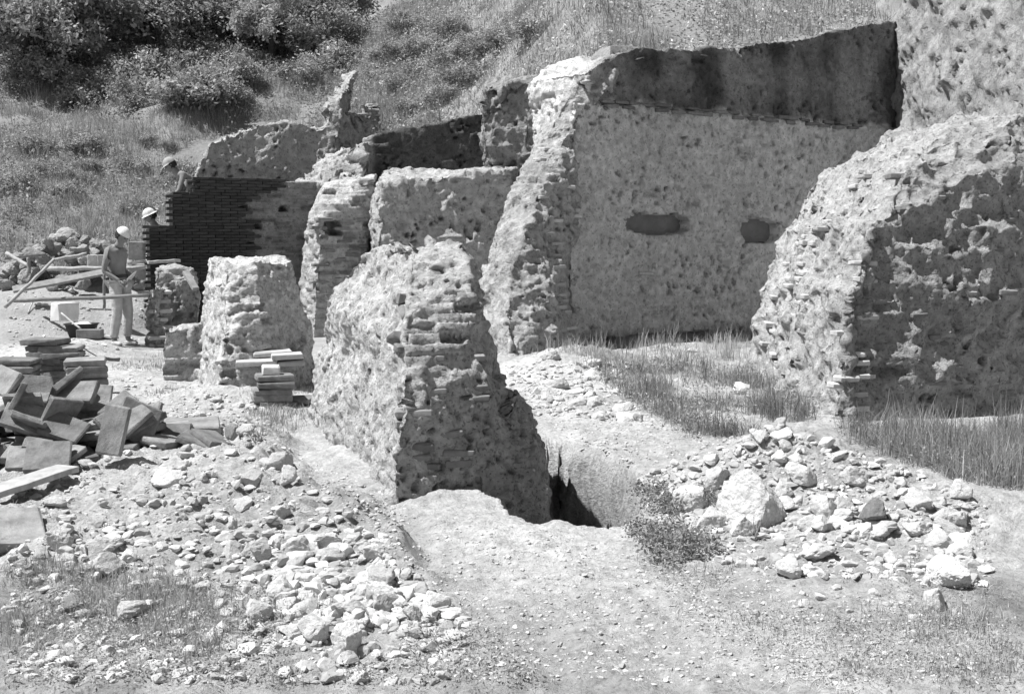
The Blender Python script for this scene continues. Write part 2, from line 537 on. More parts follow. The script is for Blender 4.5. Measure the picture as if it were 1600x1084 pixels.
def masonry(name, hulls, voxel, t, course=0.065, blen=0.24, rough=1.0, erode=0.5, lump=0.10, coarse=0.10, tone=(0.34, 0.42, 0.40),
            holes=(), mat='masonry', seed=1, label=None, cat='wall', group=None, dark=None, keep=None, prot=1.0, chunk=1.0, relief=0.7):
    """t: horizontal unit direction of the courses. tone: (brick, mortar, concrete core)"""
    co, no, f = fuse(hulls, voxel)
    t = np.array([t[0], t[1], 0.0]); t /= np.linalg.norm(t)
    nrm = np.array([t[1], -t[0], 0.0])
    # large losses first, so that the silhouette is broken
    big = (fbm(co * (0.9 / chunk) + seed, 3, seed) - 0.5) * 2
    mid = (fbm(co * (3.2 / chunk) + seed, 3, seed + 7) - 0.5) * 2
    f1, f2, cid = worley(co * (2.6 / chunk) + seed * 3.1, seed + 9)
    bite = -np.clip(0.42 - f1, 0, 1) * (cid > 0.62) * 0.5
    co = co + no * (coarse * (0.9 * big + 0.6 * mid + bite))[:, None]
    no = normals(co, f)
    for (c, hw, hh, dep) in holes:
        c = np.asarray(c, float)
        a = (co - c) @ t; b = co[:, 2] - c[2]; d = np.abs((co - c) @ nrm)
        q = (np.abs(a / hw) ** 3 + np.abs(b / hh) ** 3) ** (1 / 3) + 0.7 * (fbm(co * 6, 4, seed + 3, .6) - 0.5)
        k = sstep(1.02, 0.97, q) * (d < 0.45)
        co = co - nrm[None, :] * (k * dep)[:, None]
    # course by course
    s = np.where(np.abs(no @ t) < 0.75, co @ t, co @ nrm)
    zz = co[:, 2] + 0.025 * (vnoise(co * 1.7, seed + 20) - 0.5) + 0.012 * (vnoise(co * 6.0, seed + 21) - 0.5)
    row = np.floor(zz / course)
    fz = zz / course - row
    sh = _h(row.astype(int), row.astype(int) * 0, row.astype(int) * 0 + 3, seed)
    ss = s / blen + sh
    ib = np.floor(ss)
    fs = ss - ib
    r1 = _h(row.astype(int), ib.astype(int), np.zeros(len(row), int), seed + 30)
    r2 = _h(row.astype(int), ib.astype(int), np.zeros(len(row), int), seed + 31)
    r3 = _h(row.astype(int), np.floor(s / 0.8 + sh * 9).astype(int), np.zeros(len(row), int), seed + 32)
    edge = np.minimum(np.minimum(fz, 1 - fz) * course, np.minimum(fs, 1 - fs) * blen)
    joint = sstep(0.014, 0.004, edge)
    bp = (r1 - 0.5) * 0.020 - 0.045 * (r2 < 0.10) - 0.012 * joint + (r3 - 0.5) * 0.014
    en = fbm(co * 1.4 + 5.5, 5, seed + 40, 0.6)
    er = sstep(erode - 0.06, erode + 0.06, 1 - en)                      # 1 = brick face lost, core shows
    if keep is not None:
        er = er * (1 - keep(co))
    wob = (np.stack([vnoise(co * 7 + 3, seed + 44), vnoise(co * 7 + 9, seed + 45), vnoise(co * 7 + 15, seed + 46)], 1) - 0.5) * lump * 0.9
    l1, l2, lc = worley((co + wob) * np.array([1, 1, 1.35]) / lump, seed + 50)
    lumps = relief * (0.42 - l1) * lump * 0.55 * (0.3 + lc)
    pits = -sstep(0.42, 0.22, l1) * (lc < 0.55 * sstep(0.40, 0.72, fbm(co * 2.2 + 9, 3, seed + 48))) * lump * (0.45 + 0.9 * vnoise(co * 5, seed + 49))
    l3, l4, lc2 = worley((co + wob * 0.5) / (lump * 0.38), seed + 55)
    lumps2 = relief * (0.42 - l3) * lump * 0.26 * (0.3 + lc2) - sstep(0.4, 0.2, l3) * (lc2 < 0.16) * lump * 0.30
    grit = (fbm(co * 13, 4, seed + 60, 0.62) - 0.5) * 0.06
    disp = rough * ((1 - er) * bp * 1.15 * prot + er * (lumps + pits + lumps2 - 0.035) + grit * (0.45 + 0.75 * er))
    co = co + no * disp[:, None]
    tn = (1 - er) * ((tone[0] * (0.72 + 0.56 * r2)) * (1 - joint) + tone[1] * joint) + er * (tone[2] * (0.88 + 0.24 * lc))
    patch = fbm(co * 0.9 + 31, 4, seed + 70)
    tn = tn * (0.80 + 0.40 * patch)
    if dark is not None:
        tn = tn * dark(co)
    me = mesh_np(name, co, f, M[mat], True, {'tone': np.clip(tn, 0.02, 0.8)})
    o = bpy.data.objects.new(name, me)
    BVH[name] = BVHTree.FromPolygons(co.tolist(), f.tolist())
    return o, co

WALLS = {}
def wall_thing(name, key, label, cat, **kw):
    """an Empty at the foot of the wall that parents the core and, later, single bricks"""
    core_name = kw.pop('core', 'core')
    o, co = masonry(key, **kw)
    o.name = core_name
    root = empty(name, (float(co[:, 0].mean()), float(co[:, 1].mean()), 0.0))
    tag(root, label, cat, kind='thing')
    COL.objects.link(o)
    o.parent = root
    o.location = (-root.location.x, -root.location.y, 0)
    WALLS[key] = root
    return root

def jit(seed, a=0.04):
    return a

# --- central pillar
pil = slices([
    (-0.25, [(-0.72, 6.70), (-0.12, 7.10), (0.06, 7.6), (0.0, 9.4), (-1.0, 10.8), (-1.85, 10.4)]),
    (0.35, [(-0.69, 6.82), (-0.15, 7.17), (0.00, 7.6), (-0.14, 9.2), (-1.0, 10.5), (-1.74, 10.0)]),
    (0.75, [(-0.66, 6.93), (-0.19, 7.22), (-0.10, 7.7), (-0.30, 9.0), (-0.95, 10.0), (-1.58, 9.7)]),
    (1.10, [(-0.66, 7.22), (-0.25, 7.40), (-0.20, 7.7), (-0.40, 8.8), (-0.9, 9.8), (-1.54, 9.5)]),
    (1.38, [(-0.68, 7.56), (-0.28, 7.62), (-0.26, 7.9), (-0.48, 8.7), (-0.8, 9.3), (-1.28, 9.15)]),
    (1.56, [(-0.68, 7.80), (-0.34, 7.80), (-0.34, 8.0), (-0.55, 8.6), (-0.80, 8.9), (-1.00, 8.7)])])
pil += slices([
    (-1.3, [(-0.25, 6.98), (0.24, 7.25), (0.28, 8.6), (0.0, 9.3), (-0.6, 9.0)]),
    (-0.05, [(-0.20, 7.02), (0.20, 7.3), (0.25, 8.6), (0.0, 9.3), (-0.6, 9.0)]),
    (0.45, [(-0.15, 7.25), (0.02, 7.5), (0.06, 8.5), (-0.2, 9.0), (-0.6, 8.6)])])
def flank_light(co):
    # sun painted into the tone: lit flank and upper part paler, shaded front darker
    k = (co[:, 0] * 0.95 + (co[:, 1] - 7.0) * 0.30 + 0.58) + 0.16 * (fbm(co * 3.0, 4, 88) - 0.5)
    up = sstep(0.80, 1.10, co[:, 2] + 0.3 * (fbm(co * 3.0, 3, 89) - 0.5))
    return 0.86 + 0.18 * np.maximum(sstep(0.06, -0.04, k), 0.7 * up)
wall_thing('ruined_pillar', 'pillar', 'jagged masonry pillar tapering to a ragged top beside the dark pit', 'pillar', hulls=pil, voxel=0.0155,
           t=(1.0, 0.15), course=0.062, blen=0.21, rough=1.05, erode=0.43, lump=0.075, coarse=0.11, tone=(0.36, 0.50, 0.46), seed=3, dark=flank_light, chunk=0.8, relief=0.36)

# --- left pillar
lp = slices([
    (-0.2, [(-2.98, 11.5), (-2.55, 11.72), (-2.18, 13.0), (-2.6, 14.0), (-3.6, 14.2), (-3.78, 13.2)]),
    (0.5, [(-2.95, 11.7), (-2.55, 11.86), (-2.2, 13.0), (-2.6, 14.0), (-3.45, 14.0), (-3.55, 13.0)]),
    (1.0, [(-2.98, 11.92), (-2.62, 12.02), (-2.30, 12.8), (-2.6, 13.7), (-3.3, 13.8), (-3.46, 12.9)]),
    (1.38, [(-3.02, 12.15), (-2.70, 12.2), (-2.44, 12.8), (-2.7, 13.4), (-3.25, 13.5), (-3.38, 12.9)])])
lp.append([(x, y, z) for x in (-3.95, -3.6) for y in (12.95, 13.7) for z in (-0.1, 0.62)])
wall_thing('ruined_pillar', 'left_pillar', 'squat masonry pillar with flat weedy top behind the small stack of tiles', 'pillar', hulls=lp, voxel=0.024,
           t=(1.0, 0.25), course=0.066, blen=0.24, rough=1.1, erode=0.42, lump=0.10, coarse=0.11, tone=(0.44, 0.54, 0.54), seed=8, chunk=0.9)

# --- right pier
rp = slices([
    (-0.3, [(2.78, 9.70), (4.2, 10.25), (6.3, 11.2), (6.3, 15), (3.2, 15), (2.70, 13.4)]),
    (0.6, [(2.84, 9.86), (4.2, 10.3), (6.3, 11.2), (6.3, 15), (3.2, 15), (2.82, 13.1)]),
    (1.15, [(2.92, 10.0), (4.2, 10.38), (6.3, 11.2), (6.3, 15), (3.3, 15), (2.95, 12.7)]),
    (1.20, [(3.02, 10.02), (4.2, 10.38), (6.3, 11.2), (6.3, 15), (3.3, 15), (3.02, 12.6)]),
    (1.75, [(3.16, 10.2), (4.2, 10.46), (6.3, 11.25), (6.3, 15), (3.5, 15), (3.16, 12.3)]),
    (1.80, [(3.30, 10.25), (4.2, 10.46), (6.3, 11.25), (6.3, 15), (3.6, 15), (3.28, 12.2)]),
    (2.2, [(3.55, 10.5), (4.3, 10.55), (6.3, 11.3), (6.3, 15), (3.8, 15), (3.58, 12.1)]),
    (2.5, [(3.85, 10.9), (4.4, 10.8), (6.3, 11.4), (6.3, 15), (4.0, 15), (3.80, 12.1)]),
    (2.8, [(4.3, 11.3), (4.7, 11.2), (6.1, 11.6), (6, 13), (4.4, 13)])])
def pier_light(co):
    # pier's light and shade put into its colour: left and top paler, front darker
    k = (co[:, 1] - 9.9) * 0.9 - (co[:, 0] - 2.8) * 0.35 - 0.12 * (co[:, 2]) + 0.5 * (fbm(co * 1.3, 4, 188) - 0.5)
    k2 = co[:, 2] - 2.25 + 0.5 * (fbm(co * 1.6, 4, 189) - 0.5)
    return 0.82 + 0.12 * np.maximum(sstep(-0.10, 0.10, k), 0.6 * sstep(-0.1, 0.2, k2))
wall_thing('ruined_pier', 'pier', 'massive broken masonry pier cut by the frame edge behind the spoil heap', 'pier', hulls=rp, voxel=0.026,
           t=(1.0, 0.12), course=0.064, blen=0.25, rough=1.1, erode=0.36, lump=0.10, coarse=0.17, tone=(0.36, 0.44, 0.42), seed=14, chunk=0.6, dark=pier_light, relief=0.38)

# --- big wall: plane through (1.54, 18.5), running back to the right
WT = np.array([0.81, 0.59]) / np.hypot(0.81, 0.59)
WN = np.array([WT[1], -WT[0]])
def wp(X, z, off=0.0):
    y = 18.5 + (WT[1] / WT[0]) * (X - 1.54)
    return np.array([X + WN[0] * off, y + WN[1] * off, z])
LEDGE = 3.78
st = [(1.25, 4.25), (1.55, 4.5), (2.1, 4.72), (3.2, 4.80), (4.4, 5.05), (5.6, 5.35), (6.7, 5.70), (7.8, 5.95)]
back = (-WN[0] * 1.6, -WN[1] * 1.6, 0)
mh = []
mh.append(slab([wp(0.86, -0.7), wp(1.3, -0.7), wp(1.3, 3.76), wp(0.92, 3.76)], (0.08, 1.0, 0)))
for (x0, z0), (x1, z1) in zip(st[:-1], st[1:]):
    lz = min(LEDGE, z0 - 0.05, z1 - 0.05)
    mh.append(slab([wp(x0 - .01, -0.7), wp(x1 + .01, -0.7), wp(x1 + .01, lz), wp(x0 - .01, lz)], back))
    mh.append(slab([wp(x0 - .01, lz - 0.1, -0.05), wp(x1 + .01, lz - 0.1, -0.05), wp(x1 + .01, z1, -0.10), wp(x0 - .01, z0, -0.10)], back))
def main_dark(co):
    z = co[:, 2] + 0.40 * (fbm(co * 2.0, 4, 90) - 0.5)
    s = co[:, 0] * WT[0] + co[:, 1] * WT[1]
    q = np.stack([s * 1.6, co[:, 2] * 0.22, co[:, 0] * 0], 1)
    streak = sstep(0.30, 0.70, 0.6 * fbm(q, 4, 91) + 0.4 * fbm(co * 2.2, 4, 95))
    up = sstep(LEDGE - 0.02, LEDGE + 0.08, z) * sstep(0.9, 1.9, co[:, 0] + 0.4 * (fbm(co * 1.5, 3, 93) - 0.5))
    foot = sstep(0.25, -0.1, z)
    return (1 - up * (0.90 - 0.38 * streak)) * (1 - 0.4 * foot)
def hole_at(u, v):
    # where the view ray meets the big wall's plane
    d = ray(u, v)
    p0 = wp(1.54, 0); n = np.array([WN[0], WN[1], 0])
    k = ((p0 - np.array([0, 0, CAM_H])) @ n) / (d @ n)
    return np.array([0, 0, CAM_H]) + d * k
wall_thing('retaining_wall', 'main', 'tall rough wall with two putlog holes below a dark stained upper band', 'wall', hulls=mh, voxel=0.034,
           t=WT, course=0.075, blen=0.28, rough=1.1, erode=0.36, lump=0.14, coarse=0.08, relief=0.45, tone=(0.52, 0.60, 0.58), mat='masonry_far', seed=21, dark=main_dark,
           holes=[(hole_at(1030, 350), 0.62, 0.16, 1.2), (hole_at(1190, 362), 0.46, 0.20, 1.2), (hole_at(1045, 536), 2.0, 0.15, 0.6)])

# --- broken end of the big wall
H = [
    [at(738, 550, 16.7), at(796, 572, 15.2), at(870, 560, 16.0), at(896, 540, 17.6), at(744, 425, 17.0), at(796, 405, 16.6), at(880, 400, 17.2), at(896, 400, 17.9),
     at(770, 560, 19), at(770, 410, 19), at(900, 560, 19), at(900, 400, 19)],
    [at(746, 432, 17.0), at(798, 420, 16.5), at(888, 420, 17.3), at(838, 215, 18), at(892, 190, 18.0), at(785, 430, 20), at(850, 210, 20), at(905, 430, 19.4), at(905, 190, 19.4), at(900, 300, 17.9), at(906, 200, 18.02)],
    [at(838, 225, 18), at(892, 210, 17.95), at(880, 130, 18.8), at(990, 92, 18.9), at(905, 118, 18.4), at(850, 220, 21), at(880, 125, 21), at(1000, 95, 20.6), at(930, 220, 20)]]
wall_thing('broken_wall_end', 'wall_end', 'sunlit crumbling end of the tall wall, sloping down to the stone heap', 'wall', hulls=H, voxel=0.034,
           t=(0.75, 0.66), course=0.07, blen=0.26, rough=1.2, erode=0.38, lump=0.12, coarse=0.18, relief=0.45, tone=(0.33, 0.39, 0.38), mat='masonry_far', seed=25)

# --- return wall at the right, above the pier
rw = [[(7.55, 23.2, -0.5), (7.6, 13.5, -0.5), (7.5, 23.2, 7.6), (8.0, 13.5, 7.6), (9.2, 23.2, -0.5), (9.2, 13.5, -0.5), (9.2, 23.2, 7.6), (9.2, 13.5, 7.6)]]
wall_thing('return_wall', 'return', 'sunlit rubble wall rising above the right pier at the upper corner', 'wall', hulls=rw, voxel=0.055,
           t=(0.0, 1.0), course=0.08, blen=0.3, rough=1.2, erode=0.30, lump=0.12, coarse=0.16, relief=0.5, tone=(0.30, 0.36, 0.33), mat='masonry_far', seed=29)

# --- blocks between the pillars and the hillside
b2 = [
    [at(576, 540, 18.7), at(802, 540, 19.5), at(550, 535, 19.8), at(596, 285, 18.9), at(800, 262, 19.6), at(575, 300, 20), at(600, 268, 20.2), (-2.6, 22.2, 0), (0.2, 22.2, 0), (-2.4, 22.2, 2.85), (0.2, 22.2, 2.95)]]
wall_thing('ruined_block', 'block_mid', 'wide crumbling masonry block behind the central pillar, under the dark recess', 'wall', hulls=b2, voxel=0.036,
           t=(0.93, 0.33), course=0.07, blen=0.26, rough=1.25, erode=0.45, lump=0.12, coarse=0.2, tone=(0.34, 0.42, 0.40), mat='masonry_far', seed=33)
b3 = [[at(488, 535, 18.9), at(562, 535, 19.4), at(458, 530, 19.7), at(500, 345, 19.1), at(562, 320, 19.5), at(478, 345, 19.8), at(505, 290, 19.6), at(585, 278, 19.8), at(560, 530, 21.5), at(470, 530, 21.5), at(505, 285, 21.5), at(590, 270, 21.5)]]
wall_thing('ruined_buttress', 'block_left', 'brick buttress with a square putlog hole beside the dark new brickwork', 'buttress', hulls=b3, voxel=0.030,
           t=(0.85, 0.45), course=0.07, blen=0.28, rough=1.0, erode=0.56, lump=0.11, coarse=0.10, tone=(0.36, 0.46, 0.46), mat='masonry_far', seed=37,
           holes=[(at(517, 357, 19.3), 0.15, 0.12, 0.35)])
b1 = [[at(748, 290, 21.2), at(880, 290, 20.8), at(752, 140, 21.3), at(800, 122, 21.0), at(876, 120, 20.9), at(770, 290, 23), at(900, 290, 23), at(770, 130, 23), at(900, 118, 23)]]
wall_thing('ruined_block', 'block_high', 'overgrown masonry block between the dark recess and the tall wall', 'wall', hulls=b1, voxel=0.040,
           t=(0.81, 0.59), course=0.08, blen=0.28, rough=1.4, erode=0.35, lump=0.15, coarse=0.24, tone=(0.24, 0.28, 0.24), mat='masonry_far', seed=41)
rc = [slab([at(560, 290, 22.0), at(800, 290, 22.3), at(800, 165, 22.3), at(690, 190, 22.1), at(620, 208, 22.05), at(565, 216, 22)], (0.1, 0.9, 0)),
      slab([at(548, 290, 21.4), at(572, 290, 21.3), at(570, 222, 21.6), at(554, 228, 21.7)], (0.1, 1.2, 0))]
wall_thing('recess_wall', 'recess', 'dark shade-painted back wall of the high recess under the grassy slope', 'wall', hulls=rc, voxel=0.040,
           t=(0.995, 0.1), course=0.075, blen=0.26, rough=1.1, erode=0.52, lump=0.12, coarse=0.07, tone=(0.10, 0.11, 0.10), mat='masonry_far', seed=45,  # tone darkened to stand for the shade in the recess
           dark=lambda co: 1.0 + 2.2 * sstep(-2.55, -2.68, co[:, 0]))  # painted shade left off the sunlit left end
aw = [slab([at(300, 300, 22.6), at(530, 300, 23.2), at(528, 200, 23.2), at(440, 188, 23.0), at(372, 200, 22.8), at(325, 222, 22.6), at(304, 268, 22.6)], (-0.3, 1.2, 0)),
      slab([at(480, 290, 22.9), at(532, 290, 23.0), at(530, 165, 23.3), at(512, 172, 23.2)], (0.5, 1.4, 0)),
      [at(498, 215, 23.1), at(534, 215, 23.1), at(505, 160, 23.4), at(534, 150, 23.4), at(558, 108, 25.4), at(536, 116, 25.4), at(550, 200, 25.4), at(530, 200, 25.4)]]
wall_thing('ruined_wall', 'hill_wall', 'rubble wall stub climbing the hillside behind the new brickwork', 'wall', hulls=aw, voxel=0.042,
           t=(0.95, 0.2), course=0.08, blen=0.28, rough=1.4, erode=0.30, lump=0.13, coarse=0.13, chunk=0.8, tone=(0.36, 0.44, 0.38), mat='masonry_far', seed=49)
rb = [[at(460, 296, 20.9), at(570, 296, 20.4), at(565, 232, 21.6), at(545, 226, 22.0), at(500, 246, 22.0), at(470, 276, 21.5), at(480, 296, 22.4), at(560, 296, 22.4)]]
wall_thing('collapsed_wall', 'collapse', 'pale heap of collapsed masonry above the brick buttress', 'wall', hulls=rb, voxel=0.036,
           t=(0.95, 0.2), course=0.08, blen=0.28, rough=1.6, erode=0.20, lump=0.16, coarse=0.20, tone=(0.38, 0.42, 0.40), mat='masonry_far', seed=53)

# --- low toothed wall beside the standing man
lw = [[at(224, 545, 17.25), at(246, 545, 17.0), at(276, 545, 17.7), at(226, 452, 17.3), at(246, 446, 17.1), at(272, 452, 17.7), at(240, 545, 18.4), at(245, 450, 18.4)],
      [at(240, 545, 17.9), at(312, 545, 17.9), at(242, 420, 18.0), at(300, 420, 18.2), at(312, 450, 18.0), at(250, 545, 19), at(312, 545, 19), at(250, 415, 19), at(300, 415, 19)]]
wall_thing('low_wall', 'low_wall', 'low toothed wall with a plank on top beside the standing man', 'wall', hulls=lw, voxel=0.026,
           t=(0.8, 0.6), course=0.066, blen=0.26, rough=1.2, erode=0.45, lump=0.10, coarse=0.10, tone=(0.30, 0.36, 0.40), mat='masonry_far', seed=57)
# old brick face right of the new brickwork
BT = np.array([0.89, 0.46]) / np.hypot(0.89, 0.46)
BN = np.array([BT[1], -BT[0]])
B0 = np.array([-6.35, 19.25])
def bp_(s, z, off=0.0):
    return np.array([B0[0] + BT[0] * s + BN[0] * off, B0[1] + BT[1] * s + BN[1] * off, z])
def b_hit(u, v):
    d = ray(u, v); n = np.array([BN[0], BN[1], 0]); c = np.array([0, 0, CAM_H])
    k = ((bp_(0, 0) - c) @ n) / (d @ n)
    p = c + d * k
    return float((p[:2] - B0) @ BT), float(p[2]), p
S_END = b_hit(488, 300)[0]
S_300, ZTOP, _ = b_hit(300, 276)
ob = [slab([bp_(S_300 - .1, -0.3, -0.04), bp_(S_END + .35, -0.3, -0.04), bp_(S_END + .35, ZTOP - 0.04, -0.04), bp_(S_300 - .1, ZTOP - 0.04, -0.04)], (-BN[0] * 0.5, -BN[1] * 0.5, 0))]
wall_thing('old_brick_wall', 'old_brick', 'grey old brick facing with small putlog holes, left ragged by new brickwork', 'wall', hulls=ob, voxel=0.026,
           t=BT, course=0.062, blen=0.28, rough=0.8, erode=0.75, lump=0.10, coarse=0.02, tone=(0.22, 0.26, 0.25), mat='masonry_far', seed=61,
           holes=[(b_hit(u, v)[2], 0.07, 0.05, 0.25) for u, v in ((382, 324), (443, 327), (404, 354), (392, 384))])
# small brick pier on the slope
sp_ = [[at(564, 222, 26.0), at(594, 222, 26.2), at(566, 163, 26.0), at(592, 163, 26.2), at(564, 222, 26.7), at(594, 222, 26.7), at(566, 163, 26.7), at(592, 163, 26.7)]]
wall_thing('small_brick_pier', 'hill_pier', 'small square brick pier standing on the grassy slope above the recess', 'pier', hulls=sp_, voxel=0.028,
           t=(1, 0.1), course=0.11, blen=0.3, rough=1.2, erode=0.6, lump=0.1, coarse=0.04, tone=(0.34, 0.40, 0.36), mat='masonry_far', seed=65, prot=1.6)

# ------------------------------------------------------------------ helpers for timber
def board(name, a, b, w, th, mat, label, cat, seed=0, group=None, up=(0, 0, 1)):
    """a plank from a to b with uneven sawn edges"""
    a, b = Vector(a), Vector(b)
    L_ = (b - a).length
    r = random.Random(seed)
    bm = bmesh.new()
    n = 6
    ring = []
    for i in range(n + 1):
        x = L_ * i / n
        ww = w * (1 + r.uniform(-.03, .03)); zz = r.uniform(-.1, .1) * th
        ring.append([bm.verts.new((x, sy * ww / 2, sz * th / 2 + zz)) for sy, sz in ((-1, -1), (1, -1), (1, 1), (-1, 1))])
    for q0, q1 in zip(ring[:-1], ring[1:]):
        for k in range(4):
            bm.faces.new((q0[k], q0[(k + 1) % 4], q1[(k + 1) % 4], q1[k]))
    bm.faces.new(ring[0][::-1]); bm.faces.new(ring[-1])
    bmesh.ops.recalc_face_normals(bm, faces=bm.faces)
    bmesh.ops.bevel(bm, geom=list(bm.edges), offset=min(w, th) * 0.06, segments=1, affect='EDGES')
    x = (b - a).normalized(); y = Vector(up).cross(x).normalized(); zv = x.cross(y)
    R = Matrix((x, y, zv)).transposed().to_quaternion()
    return tag(new_obj(name, bm_mesh(name, bm, M[mat]), None, tuple(a), R), label, cat, group)

def pole(name, a, b, r0, r1, mat, label, cat, seed=0, group=None):
    a, b = Vector(a), Vector(b)
    L_ = (b - a).length
    r = random.Random(seed)
    bm = bmesh.new()
    n, k = 8, 9
    rings = []
    for i in range(n + 1):
        t = i / n
        rad = r0 + (r1 - r0) * t
        ox, oy = r.uniform(-.25, .25) * r0, r.uniform(-.25, .25) * r0
        rings.append([bm.verts.new((ox + rad * math.cos(6.283 * j / k), oy + rad * math.sin(6.283 * j / k), L_ * t)) for j in range(k)])
    for q0, q1 in zip(rings[:-1], rings[1:]):
        for j in range(k):
            bm.faces.new((q0[j], q0[(j + 1) % k], q1[(j + 1) % k], q1[j]))
    bm.faces.new(rings[0][::-1]); bm.faces.new(rings[-1])
    R = (b - a).to_track_quat('Z', 'Y')
    return tag(new_obj(name, bm_mesh(name, bm, M[mat], True), None, tuple(a), R), label, cat, group)


# ------------------------------------------------------------------ people
def skin_mesh(name, pts, edges, mat, sub=2, smooth=True):
    """pts: {key: (x, y, z, r)}; edges: list of key pairs; one smooth tapered surface"""
    keys = list(pts)
    idx = {k: i for i, k in enumerate(keys)}
    me = bpy.data.meshes.new('tmp')
    me.from_pydata([pts[k][:3] for k in keys], [(idx[a], idx[b]) for a, b in edges], [])
    o = bpy.data.objects.new('tmp', me)
    COL.objects.link(o)
    sk = o.modifiers.new('s', 'SKIN')
    sk.use_smooth_shade = True
    if not me.skin_vertices:
        me.skin_vertices.new()
    for k in keys:
        d = me.skin_vertices[0].data[idx[k]]
        r = pts[k][3]
        d.radius = (r, pts[k][4] if len(pts[k]) > 4 else r)
        d.use_root = (idx[k] == 0)
    o.modifiers.new('d', 'SUBSURF').levels = sub
    dg = bpy.context.evaluated_depsgraph_get()
    dg.update()
    m2 = bpy.data.meshes.new_from_object(o.evaluated_get(dg))
    bpy.data.objects.remove(o); bpy.data.meshes.remove(me)
    m2.name = name
    m2.materials.clear(); m2.materials.append(M[mat])
    return m2

def join_meshes(name, meshes, mat):
    bm = bmesh.new()
    for m in meshes:
        bm.from_mesh(m)
    for m in meshes:
        bpy.data.meshes.remove(m)
    return bm_mesh(name, bm, M[mat], True)

def hand(wrist, direction, side, curl=0.6):
    """palm and five bent fingers of unequal length, thumb from the side of the palm"""
    w = Vector(wrist); d = Vector(direction).normalized()
    s = Vector(side).normalized(); s = (s - d * s.dot(d)).normalized()
    n = d.cross(s)
    out = []
    P = {'w': (*w, .026), 'p': (*(w + d * .055), .036, .02), 'k': (*(w + d * .085), .034, .018)}
    out.append(skin_mesh('p', P, [('w', 'p'), ('p', 'k')], 'skin', 1))
    for j, (off, ln) in enumerate(((-.027, .062), (-.009, .074), (.010, .078), (.028, .068))):
        b = w + d * .075 + s * off
        k1 = b + d * ln * .5 + n * .1 * ln
        k2 = k1 + (d * math.cos(curl) + n * math.sin(curl)) * ln * .35
        k3 = k2 + (d * math.cos(curl * 2) + n * math.sin(curl * 2)) * ln * .28
        out.append(skin_mesh('f', {'b': (*b, .0095), '1': (*k1, .009), '2': (*k2, .0085), '3': (*k3, .007)}, [('b', '1'), ('1', '2'), ('2', '3')], 'skin', 1))
    t0 = w + d * .035 + s * .03
    t1 = t0 + (d * .6 + s * .6 + n * .4).normalized() * .036
    t2 = t1 + (d * .9 + n * .5).normalized() * .03
    out.append(skin_mesh('t', {'b': (*t0, .012), '1': (*t1, .0105), '2': (*t2, .008)}, [('b', '1'), ('1', '2')], 'skin', 1))
    return out

def head_mesh(c, f, up):
    """skull, jaw, nose and ears round centre c; f = facing, up = crown direction"""
    c, f, up = Vector(c), Vector(f).normalized(), Vector(up).normalized()
    up = (up - f * up.dot(f)).normalized()
    s = f.cross(up)
    bm = bmesh.new()
    bmesh.ops.create_icosphere(bm, subdivisions=4, radius=1.0)
    for v in bm.verts:
        x, y, z = v.co            # x facing, y side, z up
        w = 1 - 0.24 * max(0, -z) ** 1.4
        px, py, pz = x * .098, y * .076 * w, z * .118
        if z < 0: px += 0.022 * (-z) * (1 if x > 0 else 0.15)
        if x > 0.5: px -= 0.018 * math.exp(-((z - 0.02) / .13) ** 2) * math.exp(-((abs(y) - .33) / .16) ** 2)      # eye sockets
        if x > 0.4: px += 0.028 * math.exp(-((z + .22) / .14) ** 2) * math.exp(-(y / .13) ** 2)                        # nose
        if x > 0.4: px += 0.006 * math.exp(-((z + .52) / .07) ** 2) * math.exp(-(y / .26) ** 2)                        # lips
        if abs(y) > .85: py += math.copysign(.016, y) * math.exp(-((z + .1) / .24) ** 2) * math.exp(-((x + .05) / .16) ** 2)   # ears
        v.co = c + f * px + s * py + up * pz
    return bm_mesh('head', bm, M['skin'], True)

def cap_mesh(c, f, up, brim=True, mat='cap'):
    c, f, up = Vector(c), Vector(f).normalized(), Vector(up).normalized()
    up = (up - f * up.dot(f)).normalized(); s = f.cross(up)
    bm = bmesh.new()
    rings = []
    n = 24
    for i in range(8):
        a = math.radians(90 * i / 7.0)
        ring = []
        for j in range(n):
            t = 6.283 * j / n
            k = 1 + 0.03 * math.sin(5 * t + i)
            ring.append(bm.verts.new(c + f * (.112 * math.cos(a) * math.cos(t) * k) + s * (.092 * math.cos(a) * math.sin(t) * k) + up * (.028 + .108 * math.sin(a))))
        rings.append(ring)
    for a, b in zip(rings[:-1], rings[1:]):
        for j in range(n):
            bm.faces.new((a[j], a[(j + 1) % n], b[(j + 1) % n], b[j]))
    if brim:
        inner = rings[0]
        outer = []
        for j in range(n):
            t = 6.283 * j / n
            e = (.075 if brim == 'peak' else .032) * (max(0.0, math.cos(t)) ** .7 if brim == 'peak' else 1.0)
            outer.append(bm.verts.new(inner[j].co + (f * math.cos(t) + s * math.sin(t)) * e - up * e * .25))
        for j in range(n):
            bm.faces.new((inner[j], outer[j], outer[(j + 1) % n], inner[(j + 1) % n]))
    bmesh.ops.remove_doubles(bm, verts=bm.verts, dist=0.0005)
    me = bm_mesh('cap', bm, M[mat], True)
    return me

